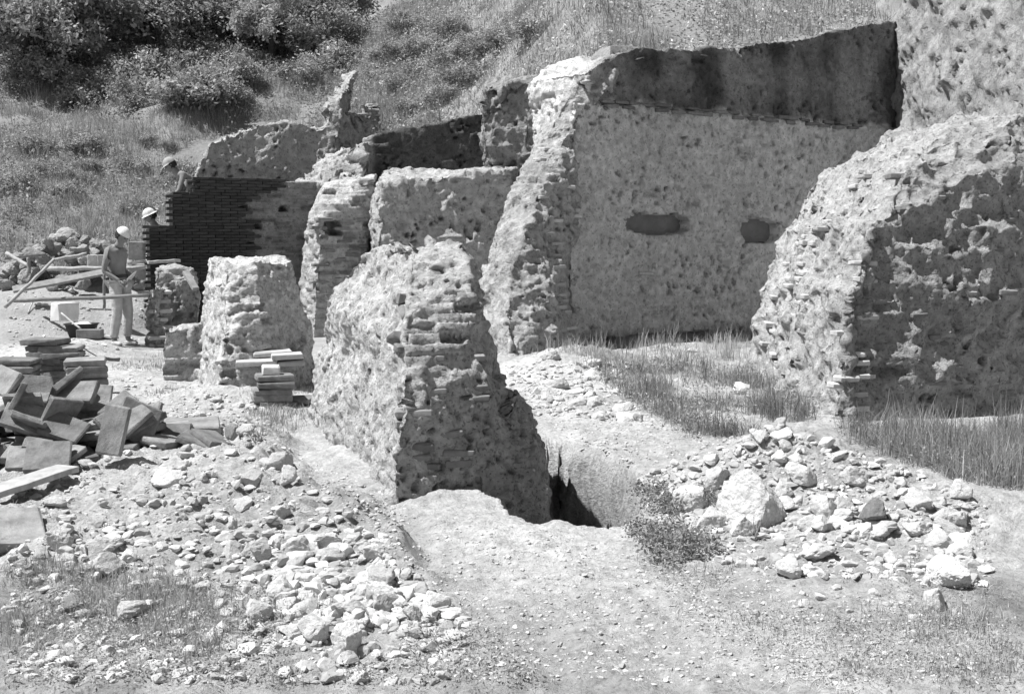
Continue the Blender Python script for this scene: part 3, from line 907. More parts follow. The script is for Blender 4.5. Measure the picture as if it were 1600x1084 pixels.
def hair_mesh(c, f, up):
    c, f, up = Vector(c), Vector(f).normalized(), Vector(up).normalized()
    up = (up - f * up.dot(f)).normalized(); s = f.cross(up)
    bm = bmesh.new()
    bmesh.ops.create_icosphere(bm, subdivisions=3, radius=1.0)
    kill = []
    for v in bm.verts:
        x, y, z = v.co
        if x > 0.35 - 0.2 * z or z < -0.72: kill.append(v)
        r = 1 + 0.07 * math.sin(13 * y + 7 * z) * math.cos(11 * x)
        v.co = c + f * (x * .108 * r - .006) + s * (y * .088 * r) + up * (z * .122 * r)
    bmesh.ops.delete(bm, geom=kill, context='VERTS')
    return bm_mesh('hair', bm, M['hair'], True)

def eye_pair(root, c, f, up):
    c, f, up = Vector(c), Vector(f).normalized(), Vector(up).normalized()
    up = (up - f * up.dot(f)).normalized(); s = f.cross(up)
    for sd in (-1, 1):
        bm = bmesh.new(); bmesh.ops.create_icosphere(bm, subdivisions=1, radius=.010)
        new_obj('eye', bm_mesh('eye', bm, M['hair'], True), root, tuple(c + f * .083 + s * .03 * sd))

def person(loc, rz, J, face, crown, label, brim, cap='cap', scale=1.0):
    """J: joint positions; builds body, trousers, shoes, cap, hair"""
    root = empty('person', loc, rz)
    root.scale = (scale,) * 3
    tag(root, label, 'person')
    B = {'pel': (*J['pel'], .135, .115), 'wai': (*J['wai'], .125, .10), 'rib': (*J['rib'], .150, .112), 'che': (*J['che'], .160, .115), 'nb': (*J['nb'], .075), 'nk': (*J['nk'], .056), 'hd': (*J['hd'], .05)}
    E = [('pel', 'wai'), ('wai', 'rib'), ('rib', 'che'), ('che', 'nb'), ('nb', 'nk'), ('nk', 'hd')]
    for s in 'LR':
        B.update({'sh' + s: (*J['sh' + s], .066), 'el' + s: (*J['el' + s], .043), 'fo' + s: (*(np.array(J['el' + s]) * .65 + np.array(J['wr' + s]) * .35), .043), 'wr' + s: (*J['wr' + s], .028),
                  'ua' + s: (*(np.array(J['sh' + s]) * .6 + np.array(J['el' + s]) * .4), .054)})
        E += [('che', 'sh' + s), ('sh' + s, 'ua' + s), ('ua' + s, 'el' + s), ('el' + s, 'fo' + s), ('fo' + s, 'wr' + s)]
        B.update({'hi' + s: (*J['hi' + s], .085), 'kn' + s: (*J['kn' + s], .055), 'an' + s: (*J['an' + s], .04), 'to' + s: (*J['to' + s], .032)})
        E += [('pel', 'hi' + s), ('hi' + s, 'kn' + s), ('kn' + s, 'an' + s), ('an' + s, 'to' + s)]
    body = [skin_mesh('body', B, E, 'skin', 2)]
    for s in 'LR':
        d = np.array(J['wr' + s]) - np.array(J['el' + s])
        body += hand(J['wr' + s], d + np.array(J.get('hd' + s, (0, 0, 0))), J.get('hs' + s, (0, 0, 1)))
    body.append(head_mesh(J['hd'], face, crown))
    new_obj('body', join_meshes('body', body, 'skin'), root)
    Tp = {'pel': (*(np.array(J['pel']) + [0, 0, .03]), .150, .128)}
    Te = []
    for s in 'LR':
        h, k, a = (np.array(J[q + s]) for q in ('hi', 'kn', 'an'))
        Tp.update({'hi' + s: (*h, .105), 'th' + s: (*(h * .5 + k * .5), .092), 'kn' + s: (*k, .078), 'ca' + s: (*(k * .5 + a * .5 + [-.012, 0, 0]), .074), 'an' + s: (*(a + [0, 0, .035]), .066)})
        Te += [('pel', 'hi' + s), ('hi' + s, 'th' + s), ('th' + s, 'kn' + s), ('kn' + s, 'ca' + s), ('ca' + s, 'an' + s)]
    tro = new_obj('trousers', skin_mesh('trousers', Tp, Te, 'trousers', 2), root)
    pel, wai = np.array(J['pel']), np.array(J['wai'])
    bc = pel * .45 + wai * .55
    bm = bmesh.new()
    up = Vector(wai - pel).normalized(); fx = Vector((1, 0, 0)); fx = (fx - up * fx.dot(up)).normalized(); sy = up.cross(fx)
    rings = []
    for zz, rr2 in ((-.02, 1.0), (-.02, 1.05), (.02, 1.05), (.02, 1.0)):
        rings.append([bm.verts.new(Vector(bc) + up * zz + fx * (.118 * rr2 * math.cos(6.283 * k / 24)) + sy * (.142 * rr2 * math.sin(6.283 * k / 24))) for k in range(24)])
    for r0, r1 in zip(rings, rings[1:] + rings[:1]):
        for k in range(24):
            bm.faces.new((r0[k], r0[(k + 1) % 24], r1[(k + 1) % 24], r1[k]))
    new_obj('belt', bm_mesh('belt', bm, M['cloth_dark'], True), tro)
    for s in 'LR':
        a, t = np.array(J['an' + s]), np.array(J['to' + s])
        S = {'h': (*(a + [-.03, 0, -.045]), .045), 'm': (*(a * .45 + t * .55 + [0, 0, -.005]), .045, .042), 't': (*(t + [.03, 0, -.005]), .040, .03)}
        sho = new_obj('shoe', skin_mesh('shoe', S, [('h', 'm'), ('m', 't')], 'leather', 2), root)
        d_ = t - a
        bm = bmesh.new()
        ang = math.atan2(d_[1], d_[0])
        ctr = a * .4 + t * .6
        lo = [bm.verts.new((ctr[0] + .125 * math.cos(k / 16 * 6.283) * math.cos(ang) - .045 * math.sin(k / 16 * 6.283) * math.sin(ang), ctr[1] + .125 * math.cos(k / 16 * 6.283) * math.sin(ang) + .045 * math.sin(k / 16 * 6.283) * math.cos(ang), 0.0)) for k in range(16)]
        hi = [bm.verts.new(v.co + Vector((0, 0, .018))) for v in lo]
        for k in range(16):
            bm.faces.new((lo[k], lo[(k + 1) % 16], hi[(k + 1) % 16], hi[k]))
        bm.faces.new(lo[::-1]); bm.faces.new(hi)
        new_obj('sole', bm_mesh('sole', bm, M['cloth_dark']), sho)
    new_obj('cap', cap_mesh(J['hd'], face, crown, brim, cap), root)
    new_obj('hair', hair_mesh(J['hd'], face, crown), root)
    eye_pair(root, J['hd'], face, crown)
    return root

pm = on_ground(190, 541)
J1 = dict(pel=(0, 0, .95), wai=(-.03, 0, 1.08), rib=(-.055, 0, 1.22), che=(-.05, 0, 1.36), nb=(-.01, 0, 1.475), nk=(.03, 0, 1.53), hd=(.075, 0, 1.645),
          shL=(-.05, .175, 1.41), elL=(-.10, .215, 1.12), wrL=(.14, .17, 1.00), shR=(-.05, -.175, 1.41), elR=(-.10, -.22, 1.12), wrR=(.13, -.15, .97),
          hiL=(0, .095, .90), knL=(.05, .11, .50), anL=(.02, .12, .09), toL=(.15, .14, .04), hiR=(0, -.095, .90), knR=(.03, -.11, .50), anR=(-.04, -.12, .09), toR=(.09, -.15, .04),
          hsL=(0, 0, 1), hsR=(0, 0, 1))
man = person((pm[0], pm[1], pm[2] - 0.0), -0.35, J1, (0.80, 0, -0.60), (0.55, 0, 0.85), 'shirtless man in pale trousers and white cap standing with a trowel', False)
# trowel in his hand
tr = empty('trowel', (0, 0, 0)); tag(tr, 'pointed trowel in the right hand of the standing man', 'tool')
bpy.context.view_layer.update()
hw = man.matrix_world @ Vector((.225, -.13, .955))
tr.location = hw; tr.rotation_euler = (0, -0.75, -0.35)
bm = bmesh.new()
for sgn in (-1, 1):
    pass
vs = [bm.verts.new(p) for p in ((.06, -.055, .003), (.06, .055, .003), (.25, 0, .003), (.06, -.055, -.003), (.06, .055, -.003), (.25, 0, -.003), (.15, -.045, .003), (.15, .045, .003), (.15, -.045, -.003), (.15, .045, -.003))]
bmesh.ops.convex_hull(bm, input=vs)
new_obj('blade', bm_mesh('blade', bm, M['steel']), tr)
bm = bmesh.new(); bmesh.ops.create_cone(bm, cap_ends=True, segments=10, radius1=.014, radius2=.011, depth=.13, matrix=Matrix.Rotation(math.pi / 2, 4, 'Y'))
new_obj('handle', bm_mesh('handle', bm, M['wood_dark'], True), tr)

# man working on top of the new brickwork, behind the wall
q = at(284, 276, 20.05)          # his shoulders
zf = q[2] - 1.22
J2 = dict(pel=(-.10, 0, .90), wai=(-.04, 0, 1.02), rib=(.06, 0, 1.12), che=(.16, 0, 1.20), nb=(.26, 0, 1.285), nk=(.31, 0, 1.33), hd=(.37, 0, 1.42),
          shL=(.16, .175, 1.24), elL=(.24, .21, .98), wrL=(.36, .16, .86), shR=(.16, -.175, 1.24), elR=(.20, -.21, .98), wrR=(.30, -.16, .80),
          hiL=(-.10, .095, .86), knL=(-.03, .11, .48), anL=(-.08, .12, .09), toL=(.05, .14, .04), hiR=(-.10, -.095, .86), knR=(-.01, -.11, .48), anR=(-.10, -.12, .09), toR=(.03, -.15, .04),
          hsL=(0, 1, 0), hsR=(0, -1, 0))
man2 = person((q[0] + 0.16, q[1] + 0.1, zf), math.pi + 0.35, J2, (0.85, 0, -0.5), (0.5, 0, 0.86), 'shirtless man in a peaked cap bending over the top of the brickwork', 'peak', 'cap_grey')
zb = zf - 0.005
board('scaffold_board', (q[0] - .7, q[1] + 0.12, zb - .02), (q[0] + .9, q[1] + 0.52, zb - .02), .55, .04, 'wood', 'scaffold board under the man bending over the brickwork', 'plank', 21)
for dx, dy in ((-.5, .17), (.7, .47)):
    zz = zg(q[0] + dx, q[1] + dy)
    pole('scaffold_post', (q[0] + dx, q[1] + dy, min(zz, zb - .4) - .1), (q[0] + dx, q[1] + dy, zb - .04), .05, .05, 'wood_dark', 'post carrying the scaffold board behind the brickwork', 'post', 22, 'scaffold board posts')
# third man, only his hat and face show above the lowest step
q = at(243, 337, 20.0)
z3 = q[2] - 1.645
J3 = dict(J1)
man3 = person((q[0] - .02, q[1], z3), math.pi + 0.5, J3, (0.9, 0, -0.45), (0.45, 0, 0.9), 'man in a broad white hat half hidden behind the lowest step', True)
zz = zg(q[0], q[1])
if z3 - zz > 0.03:
    board('scaffold_board', (q[0] - .5, q[1], z3 - .03), (q[0] + .5, q[1] + .1, z3 - .03), .5, .04, 'wood', 'board under the man in the broad white hat', 'plank', 23)

# ------------------------------------------------------------------ single bricks set in the walls
def chip_box(lx, ly, lz, seed, bev=0.10, jitter=0.05):
    """a worn block: box with uneven rounded arrises, about 44 triangles"""
    r = random.Random(seed)
    bm = bmesh.new()
    m = min(lx, ly, lz)
    pts = []
    for sx in (-1, 1):
        for sy in (-1, 1):
            for sz in (-1, 1):
                b = m * bev * r.uniform(0.5, 2.2)
                for ax in range(3):
                    p = [sx * lx / 2, sy * ly / 2, sz * lz / 2]
                    for k in range(3):
                        if k != ax:
                            p[k] -= (sx, sy, sz)[k] * b
                    pts.append([p[k] + r.uniform(-1, 1) * m * jitter * 0.5 for k in range(3)])
    vs = [bm.verts.new(p) for p in pts]
    bmesh.ops.convex_hull(bm, input=vs)
    bmesh.ops.delete(bm, geom=[v for v in bm.verts if not v.link_faces], context='VERTS')
    return bm

def brick_set(name, size, mat, n=6, seed=0, jitter=0.12, bev=0.14):
    return [bm_mesh(name, chip_box(size[0] * random.Random(seed + i).uniform(0.7, 1.1), size[1], size[2] * random.Random(seed + 50 + i).uniform(0.85, 1.1), seed + i, bev, jitter), M[mat]) for i in range(n)]

SET_BRICK = brick_set('brick', (0.21, 0.16, 0.046), 'brick', 6, 1)
SET_PALE = brick_set('brick', (0.20, 0.16, 0.048), 'brick_pale', 6, 20)
SET_ROUGH = brick_set('brick', (0.15, 0.13, 0.085), 'brick', 5, 45, 0.35, 0.3)
SET_STONE = brick_set('brick', (0.15, 0.13, 0.085), 'brick_pale', 5, 40, 0.35, 0.3)

def lay(key, O, t, s_rng, z_rng, course, step, prob, variants, proud=(0.0, 0.02), limit=300, seed=1, name='brick', n=None):
    """set bricks one by one into a wall's face, found by casting from in front of the wall"""
    r = random.Random(seed)
    t = np.array([t[0], t[1], 0.0]); t /= np.linalg.norm(t)
    n = np.array([t[1], -t[0], 0.0]) if n is None else np.array([n[0], n[1], 0.0])
    root = WALLS[key]
    bvh = BVH[key]
    done = 0
    z = z_rng[0]
    while z < z_rng[1]:
        s = s_rng[0] + r.uniform(0, step)
        while s < s_rng[1] and done < limit:
            if r.random() < prob:
                o = np.array([O[0], O[1], 0.0]) + t * s + n * 2.0 + np.array([0, 0, z + r.uniform(-.008, .008)])
                hit = bvh.ray_cast(Vector(o), Vector(-n), 4.0)
                if hit[0] is not None:
                    fn = hit[1]
                    if abs(fn.z) < 0.9:
                        me = r.choice(variants)
                        p = np.array(hit[0]) - n * (0.08 - r.uniform(*proud))
                        b = new_obj(name, me, root, (p[0] - root.location.x, p[1] - root.location.y, p[2]),
                                    (r.uniform(-.05, .05), r.uniform(-.06, .06), math.atan2(t[1], t[0]) + r.uniform(-.12, .12)))
                        done += 1
            s += step * r.uniform(0.85, 1.4)
        z += course
    return done

lay('pillar', (-0.70, 6.9), (1.0, 0.15), (0.0, 0.62), (0.0, 0.95), 0.064, 0.22, 0.45, SET_BRICK, (-0.03, 0.015), 60, 3)
lay('pillar', (-0.70, 6.9), (1.0, 0.15), (0.0, 0.55), (0.95, 1.4), 0.08, 0.2, 0.35, SET_ROUGH, (-0.04, 0.0), 30, 4)
lay('pillar', (-1.8, 10.2), (0.34, -0.94), (0.1, 2.9), (0.05, 1.2), 0.085, 0.3, 0.14, SET_STONE, (-0.035, 0.0), 50, 5, n=(-0.94, -0.34))
lay('left_pillar', (-2.98, 11.7), (1.0, 0.25), (0.0, 0.75), (0.1, 1.3), 0.08, 0.25, 0.3, SET_STONE, (-0.035, 0.005), 40, 6)
lay('left_pillar', (-3.7, 13.1), (0.45, -0.89), (0.0, 1.6), (0.0, 1.3), 0.10, 0.32, 0.2, SET_STONE, (-0.035, 0.0), 30, 7, n=(-0.89, -0.45))
lay('pier', (2.85, 9.9), (1.0, 0.12), (0.0, 2.6), (0.05, 2.2), 0.066, 0.3, 0.16, SET_BRICK, (-0.035, 0.012), 120, 8)
lay('pier', (2.75, 13.2), (0.0, -1.0), (0.1, 3.3), (0.05, 2.1), 0.09, 0.34, 0.2, SET_STONE + SET_PALE, (-0.035, 0.01), 90, 9, n=(-1.0, 0.0))
lay('pier', (2.75, 13.2), (0.0, -1.0), (0.05, 1.6), (0.05, 2.3), 0.075, 0.3, 0.38, SET_PALE, (-0.02, 0.07), 70, 19, n=(-1.0, 0.0))
lay('pier', (2.85, 9.9), (1.0, 0.12), (-0.05, 0.35), (0.05, 1.9), 0.066, 0.22, 0.45, SET_PALE, (-0.03, 0.03), 40, 20)
SET_LONG = brick_set('brick', (0.30, 0.18, 0.055), 'brick', 5, 60)
SET_LONGP = brick_set('brick', (0.30, 0.18, 0.055), 'brick_pale', 5, 70)
# quoins on the corner of the tall wall's broken end and the brick ledge below its stained band
pq = at(868, 300, 17.4)
lay('wall_end', (pq[0], pq[1]), (0.81, 0.59), (-0.2, 0.35), (0.1, 3.7), 0.085, 0.3, 0.5, SET_LONGP, (-0.05, 0.04), 80, 10)
pq = wp(1.5, 0)
lay('main', (pq[0], pq[1]), WT, (0.0, 6.4), (LEDGE - 0.06, LEDGE + 0.03), 0.07, 0.31, 0.86, SET_LONG, (0.02, 0.10), 60, 11, name='ledge_brick')
lay('main', (pq[0], pq[1]), WT, (0.0, 6.4), (0.1, LEDGE - 0.2), 0.16, 0.8, 0.2, SET_LONGP, (-0.04, 0.01), 45, 12)
pq = at(226, 500, 17.2)
lay('low_wall', (pq[0], pq[1]), (0.8, 0.6), (0.1, 0.42), (0.02, 0.9), 0.13, 0.28, 1.0, SET_LONGP, (0.02, 0.10), 20, 13)
lay('hill_pier', (at(566, 200, 26)[0], 26.0), (1, 0.1), (0.0, 0.42), (3.8, 4.7), 0.12, 0.2, 0.9, SET_LONGP, (0.0, 0.03), 16, 14)
pq = at(480, 400, 19.3)
lay('block_left', (pq[0], pq[1]), (0.85, 0.45), (0.0, 0.9), (0.3, 2.0), 0.075, 0.32, 0.45, SET_LONG, (-0.02, 0.02), 60, 15)
# a course of tiles sticking out at the foot of the left pillar
for k, (u, v, dz) in enumerate([(400, 566, 0), (448, 556, 0.0), (455, 566, 0.0), (395, 580, 0), (425, 552, 0)]):
    p = at(u, v, 11.72 + 0.05 * k)
    r_ = WALLS['left_pillar']
    new_obj('brick', SET_LONGP[k % 5], r_, (p[0] - r_.location.x, p[1] - r_.location.y, p[2]), (0.03, -0.03, 0.25), (1.25, 1.2, 1.0))

# --- new dark brickwork, laid brick by brick with a toothed left end
nw = empty('new_brick_wall', tuple(bp_(0, 0)))
tag(nw, 'dark new brickwork with toothed left end where the men are working', 'wall', kind='thing')
def step_top(s):
    return ZTOP if s >= S_300 else (b_hit(258, 299)[1] if s >= b_hit(258, 299)[0] else b_hit(222, 354)[1])
S_258, S_222 = b_hit(258, 299)[0], b_hit(222, 354)[0]
rb_u = [(282, 430), (290, 428), (298, 410), (312, 372), (330, 364), (345, 372), (370, 376), (395, 380), (420, 370), (545, 372)]
def right_end(z):
    v = 380 - (z - CAM_H) * F_PX / 19.9
    return b_hit(float(np.interp(v, [a for a, _ in rb_u], [b for _, b in rb_u])), v)[0]
c_h = 0.0515
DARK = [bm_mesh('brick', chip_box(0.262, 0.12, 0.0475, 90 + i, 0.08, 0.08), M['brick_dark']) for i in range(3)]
rr = random.Random(77)
nb = 0
ROWS = int((ZTOP + 0.01) / c_h)
rest = bmesh.new()
for row in range(ROWS, -1, -1):                          # from the top course down: the first 300 are single bricks
    z = 0.02 + row * c_h
    re = right_end(z) + (0.13 if row % 4 < 2 else 0.0)
    tooth = 0.0 if row % 2 else 0.12
    left = None
    for s_, t_ in ((S_222, step_top(S_222)), (S_258, step_top(S_258 + .01)), (S_300, ZTOP)):
        if z < t_:
            left = s_; break
    if left is None: continue
    s = left + tooth
    while s < re:
        L_ = 0.270
        p = bp_(s + L_ / 2, z, -0.01 + rr.uniform(-.012, .010)) - np.array(nw.location)
        rot = (0, rr.uniform(-.01, .01), math.atan2(BT[1], BT[0]))
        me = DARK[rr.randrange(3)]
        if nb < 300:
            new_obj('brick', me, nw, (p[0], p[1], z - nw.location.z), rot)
        else:
            k0 = len(rest.verts)
            rest.from_mesh(me); rest.verts.ensure_lookup_table()
            mt = Matrix.Translation((p[0], p[1], z - nw.location.z)) @ Matrix.Rotation(rot[2], 4, 'Z')
            bmesh.ops.transform(rest, matrix=mt, verts=rest.verts[k0:])
        nb += 1
        s += L_
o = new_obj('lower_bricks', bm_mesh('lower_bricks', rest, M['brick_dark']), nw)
o['kind'] = 'stuff'
bm = bmesh.new()
def slab_bm(s0, s1, z0, z1, off0, off1):
    vs = [bm.verts.new(tuple(bp_(s, zz, o) - np.array(nw.location))) for s in (s0, s1) for zz in (z0, z1) for o in (off0, off1)]
    bmesh.ops.convex_hull(bm, input=vs)
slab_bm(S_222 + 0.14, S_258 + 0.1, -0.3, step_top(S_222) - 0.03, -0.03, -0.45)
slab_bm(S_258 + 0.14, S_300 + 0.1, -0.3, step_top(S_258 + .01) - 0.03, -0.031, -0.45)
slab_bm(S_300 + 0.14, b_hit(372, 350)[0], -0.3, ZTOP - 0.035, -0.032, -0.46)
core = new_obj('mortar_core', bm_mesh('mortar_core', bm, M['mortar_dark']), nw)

# ------------------------------------------------------------------ loose stones
def rock_mesh(seed, sub=3, planes=9, mat='stone', flat=1.0):
    r = np.random.default_rng(seed)
    bm = bmesh.new()
    bmesh.ops.create_icosphere(bm, subdivisions=sub, radius=1.0)
    co = np.array([v.co[:] for v in bm.verts])
    for k in range(planes):
        n = r.normal(size=3); n /= np.linalg.norm(n)
        d = r.uniform(0.42, 0.80)
        h = co @ n - d
        co = co - np.outer(np.clip(h, 0, None), n) * 0.85
    co = co * (1 + 0.40 * (fbm(co * 1.7 + seed, 4, seed, 0.6)[:, None] - 0.5))
    co = co + 0.20 * (fbm(co * 5.0 + seed, 4, seed + 4, 0.65)[:, None] - 0.5) * co
    co = co - 0.05 * (1 - np.abs(2 * fbm(co * 2.6 + seed, 3, seed + 8)[:, None] - 1)) * co
    co = co / np.abs(co).max(0)
    co[:, 2] *= flat
    for v, c in zip(bm.verts, co):
        v.co = c
    return bm_mesh('stone', bm, M[mat])

ROCKS = [rock_mesh(100 + i, 4, 7 + i % 4) for i in range(12)]
BOULDERS = [rock_mesh(160 + i, 5, 6, 'stone') for i in range(4)]
ROCKS_G = [rock_mesh(130 + i, 4, 8 + i % 4, 'stone_grey') for i in range(8)]
n_stone = 0
def stone(p, sx, sy, sz, label, group=None, seed=0, grey=False, name='stone', sink=0.30, tilt=0.35):
    r = random.Random(seed)
    me = r.choice(ROCKS_G if grey else (BOULDERS if name in ('boulder', 'rock_outcrop') else ROCKS))
    o = new_obj(name, me, None, (p[0], p[1], p[2] + sz * (1 - 2 * sink)), (r.uniform(-tilt, tilt), r.uniform(-tilt, tilt), r.uniform(0, 6.28)), (sx, sy, sz))
    tag(o, label, 'stone', group)
    global n_stone
    n_stone += 1
    return o

# the big ones, placed and described one by one: (u, v of the foot, width px, height px, label, grey)
BIG = [
    (1182, 832, 124, 98, 'huge pale boulder at the front of the spoil heap', False, 'boulder'),
    (1120, 772, 58, 44, 'leaning pale stone with a dark hollow below, above the huge boulder', False, 'stone'),
    (1112, 836, 50, 42, 'white stone at the weeds left of the huge boulder', False, 'stone'),
    (1160, 845, 46, 44, 'white blocky stone touching the lower edge of the huge boulder', False, 'stone'),
    (1238, 908, 52, 44, 'bright white stone alone in the straw below the spoil heap', False, 'stone'),
    (1372, 834, 60, 50, 'rounded brown-grey boulder with dark underside, low on the spoil heap', True, 'boulder'),
    (1490, 922, 84, 60, 'large sloping slab half buried at the right end of the spoil heap', False, 'boulder'),
    (1462, 958, 44, 38, 'pale round stone in the dry grass below the sloping slab', False, 'stone'),
    (1500, 795, 46, 40, 'white stone on the right shoulder of the spoil heap', False, 'stone'),
    (202, 976, 62, 40, 'flat topped pale stone in the grass, lower left foreground', False, 'stone'),
    (110, 960, 42, 34, 'grey rounded stone just left of the flat topped pale one', True, 'stone'),
    (484, 1010, 66, 52, 'large pale stone at the front end of the rubble bank', False, 'stone'),
    (540, 1030, 66, 54, 'long pale stone lying right of the front rubble stone', False, 'stone'),
    (396, 972, 56, 34, 'pale wedge shaped stone above the front weeds', False, 'stone'),
    (168, 908, 60, 46, 'pale stone with shaded side in the middle of the left weeds', False, 'stone'),
    (84, 866, 56, 40, 'pale lump near the lone tile at the left edge', False, 'stone'),
    (258, 764, 62, 34, 'wide pale stone with dark end on the rubble bank below the tile heap', False, 'stone'),
    (360, 690, 24, 34, 'small upright stone beside the dead twig bush', True, 'stone'),
    (88, 728, 62, 54, 'dark rough stone at the front foot of the tile heap', True, 'stone'),
    (440, 948, 60, 44, 'pale pointed stone on the edge of the bright rubble patch', False, 'stone'),
    (405, 884, 44, 34, 'rounded pale stone in the bright rubble patch', False, 'stone'),
    (470, 886, 58, 26, 'long flat pale stone in the bright rubble patch', False, 'stone'),
    (436, 735, 50, 30, 'pale stone on the lip of the dug strip', False, 'stone'),
    (450, 765, 40, 34, 'pale block below the stone on the lip of the dug strip', False, 'stone'),
    (600, 968, 46, 40, 'pale stone with dark side near the smooth path', False, 'stone'),
    (645, 975, 36, 34, 'smaller pale stone next to the smooth path edge', False, 'stone'),
    (998, 660, 20, 18, 'single small stone on the trodden strip before the tall grass', False, 'stone'),
    (1160, 618, 34, 26, 'pale flat stone at the left foot of the right pier', False, 'stone'),
    (1082, 800, 62, 42, 'pale broken block on the pit side of the spoil heap', False, 'stone'),
    (1255, 768, 54, 36, 'pale broken block just above the huge boulder', False, 'stone'),
    (1290, 818, 58, 40, 'pale block between the huge boulder and the brown-grey one', False, 'stone'),
    (1335, 760, 46, 30, 'flat pale block high on the middle of the spoil heap', False, 'stone'),
    (1440, 800, 50, 34, 'pale block right of the brown-grey boulder', False, 'stone'),
]
for i, (u, v, w, h, lb, g, nm) in enumerate(BIG):
    if lb is None: continue
    p = on_ground(u, v - h * 0.10)
    k = p[1] / F_PX
    stone((p[0], p[1] + w * k * 0.2, p[2]), w * k / 2, w * k * 0.42, h * k * 0.56, lb, None, 300 + i, g, nm, 0.22, 0.18)

def scatter(n, poly, size, label, group, seed, grey=False, power=2.2, sink=0.38, flat=(0.45, 0.85), marks=()):
    """n stones over a patch of the terrain given as a polygon of photograph pixels"""
    r = np.random.default_rng(seed)
    P = np.array(poly, float)
    pts = []
    while len(pts) < n:
        u = r.uniform(P[:, 0].min(), P[:, 0].max(), 400); v = r.uniform(P[:, 1].min(), P[:, 1].max(), 400)
        k = poly_sd(u, v, P) > 0
        pts += list(zip(u[k], v[k]))
    pts = np.array(pts[:n])
    W = on_ground_many(pts[:, 0], pts[:, 1])
    W[:, 2] = zfast(W[:, 0], W[:, 1])
    for i, p in enumerate(W):
        if not np.isfinite(p).all(): continue
        s = size[0] + (size[1] - size[0]) * r.random() ** power
        sx, sy, sz = s * r.uniform(.8, 1.2), s * r.uniform(.7, 1.1), s * r.uniform(*flat)
        f = (s - size[0]) / (size[1] - size[0])
        big = 'large' if f > 0.55 else ('middling' if f > 0.15 else 'small')
        shp = 'flat' if sz / sx < 0.6 else 'lumpy'
        where = ''
        for lim, txt in marks:                           # landmarks from left to right across the patch
            if pts[i, 0] < lim:
                where = ', ' + txt
                break
        stone(p, sx, sy, sz, '%s %s %s%s' % (big, shp, label, where), group, seed * 1000 + i, grey, 'stone', sink)

scatter(56, [(20, 700), (330, 690), (440, 730), (560, 850), (600, 900), (330, 920), (20, 880)], (0.028, 0.085), 'limestone loose on the left bank', 'rubble stones on the left bank', 1,
        marks=((130, 'by the pale plank'), (260, 'below the tile heap'), (380, 'near the twig bush'), (700, 'by the dug strip')))
scatter(40, [(330, 850), (560, 850), (720, 960), (700, 1000), (460, 960)], (0.03, 0.095), 'stone of the bright rubble patch', 'stones of the bright rubble patch', 2,
        marks=((440, 'at its weedy end'), (540, 'in its middle'), (800, 'next to the smooth path')))
scatter(16, [(20, 900), (400, 930), (700, 1000), (700, 1060), (20, 1060)], (0.02, 0.06), 'stone in the front left weeds', 'stones in the front weeds', 3,
        marks=((250, 'near the corner'), (480, 'below the wedge stone'), (900, 'near the path')))
scatter(40, [(1020, 760), (1200, 668), (1400, 730), (1440, 760), (1200, 730), (1080, 790)], (0.022, 0.085), 'pale stone on the crest of the spoil heap', 'stones on the crest of the spoil heap', 4,
        marks=((1120, 'pit side'), (1250, 'at its top'), (1500, 'pier side')))
scatter(54, [(1210, 780), (1440, 780), (1535, 830), (1535, 880), (1380, 880), (1260, 870)], (0.025, 0.095), 'pale stone low on the spoil heap', 'stones on the lower face of the spoil heap', 5,
        marks=((1310, 'beside the huge boulder'), (1420, 'round the brown-grey boulder'), (1600, 'near the sloping slab')))
scatter(12, [(1090, 880), (1500, 900), (1530, 1000), (1150, 960)], (0.02, 0.045), 'stone in the straw below the spoil heap', 'stones in the straw', 6,
        marks=((1300, 'near the bright white stone'), (1600, 'near the frame edge')))
scatter(46, [(800, 600), (860, 555), (930, 565), (1000, 600), (990, 660), (860, 645)], (0.045, 0.14), 'stone of the heap before the tall wall', 'stones of the heap before the tall wall', 7, flat=(.3, .7),
        marks=((870, 'beside the central pillar'), (930, 'in its middle'), (1100, 'towards the tall grass')))
scatter(12, [(1000, 560), (1090, 550), (1100, 570), (1000, 585)], (0.05, 0.11), 'stone on the grassy mound under the tall wall', 'stones of the grassy mound', 8)
scatter(24, [(300, 640), (350, 600), (420, 640), (420, 690), (330, 680)], (0.03, 0.075), 'stone fallen before the squat left pillar', 'stones at the left pillar', 9,
        marks=((345, 'at its lit corner'), (385, 'under its front'), (500, 'by the small tile stack')))

# far heap of dark blocks at the foot of the hill
rh = np.random.default_rng(5)
for i in range(110):
    a = rh.uniform(0, 6.28); q = rh.random() ** 0.6
    x, y = -7.85 + 1.45 * q * math.cos(a), 20.5 + 0.7 * q * math.sin(a)
    s = rh.uniform(0.07, 0.19)
    lvl = 'on top of' if q < .35 else ('at the left end of' if math.cos(a) < -.4 else ('at the right end of' if math.cos(a) > .4 else 'in'))
    stone((x, y, zg(x, y) + 0.85 * (1 - q ** 1.4)), s * 1.2, s, s * 0.8, '%s grey block %s the far heap below the hill' % ('big rough' if s > .13 else 'small rough', lvl), 'blocks of the far heap', 900 + i, True, 'stone_block', 0.25, 0.7)
scatter(10, [(20, 400), (130, 420), (140, 470), (30, 500)], (0.05, 0.12), 'stray stone on the bare ground among the scaffold poles', 'stones among the scaffold poles', 10)

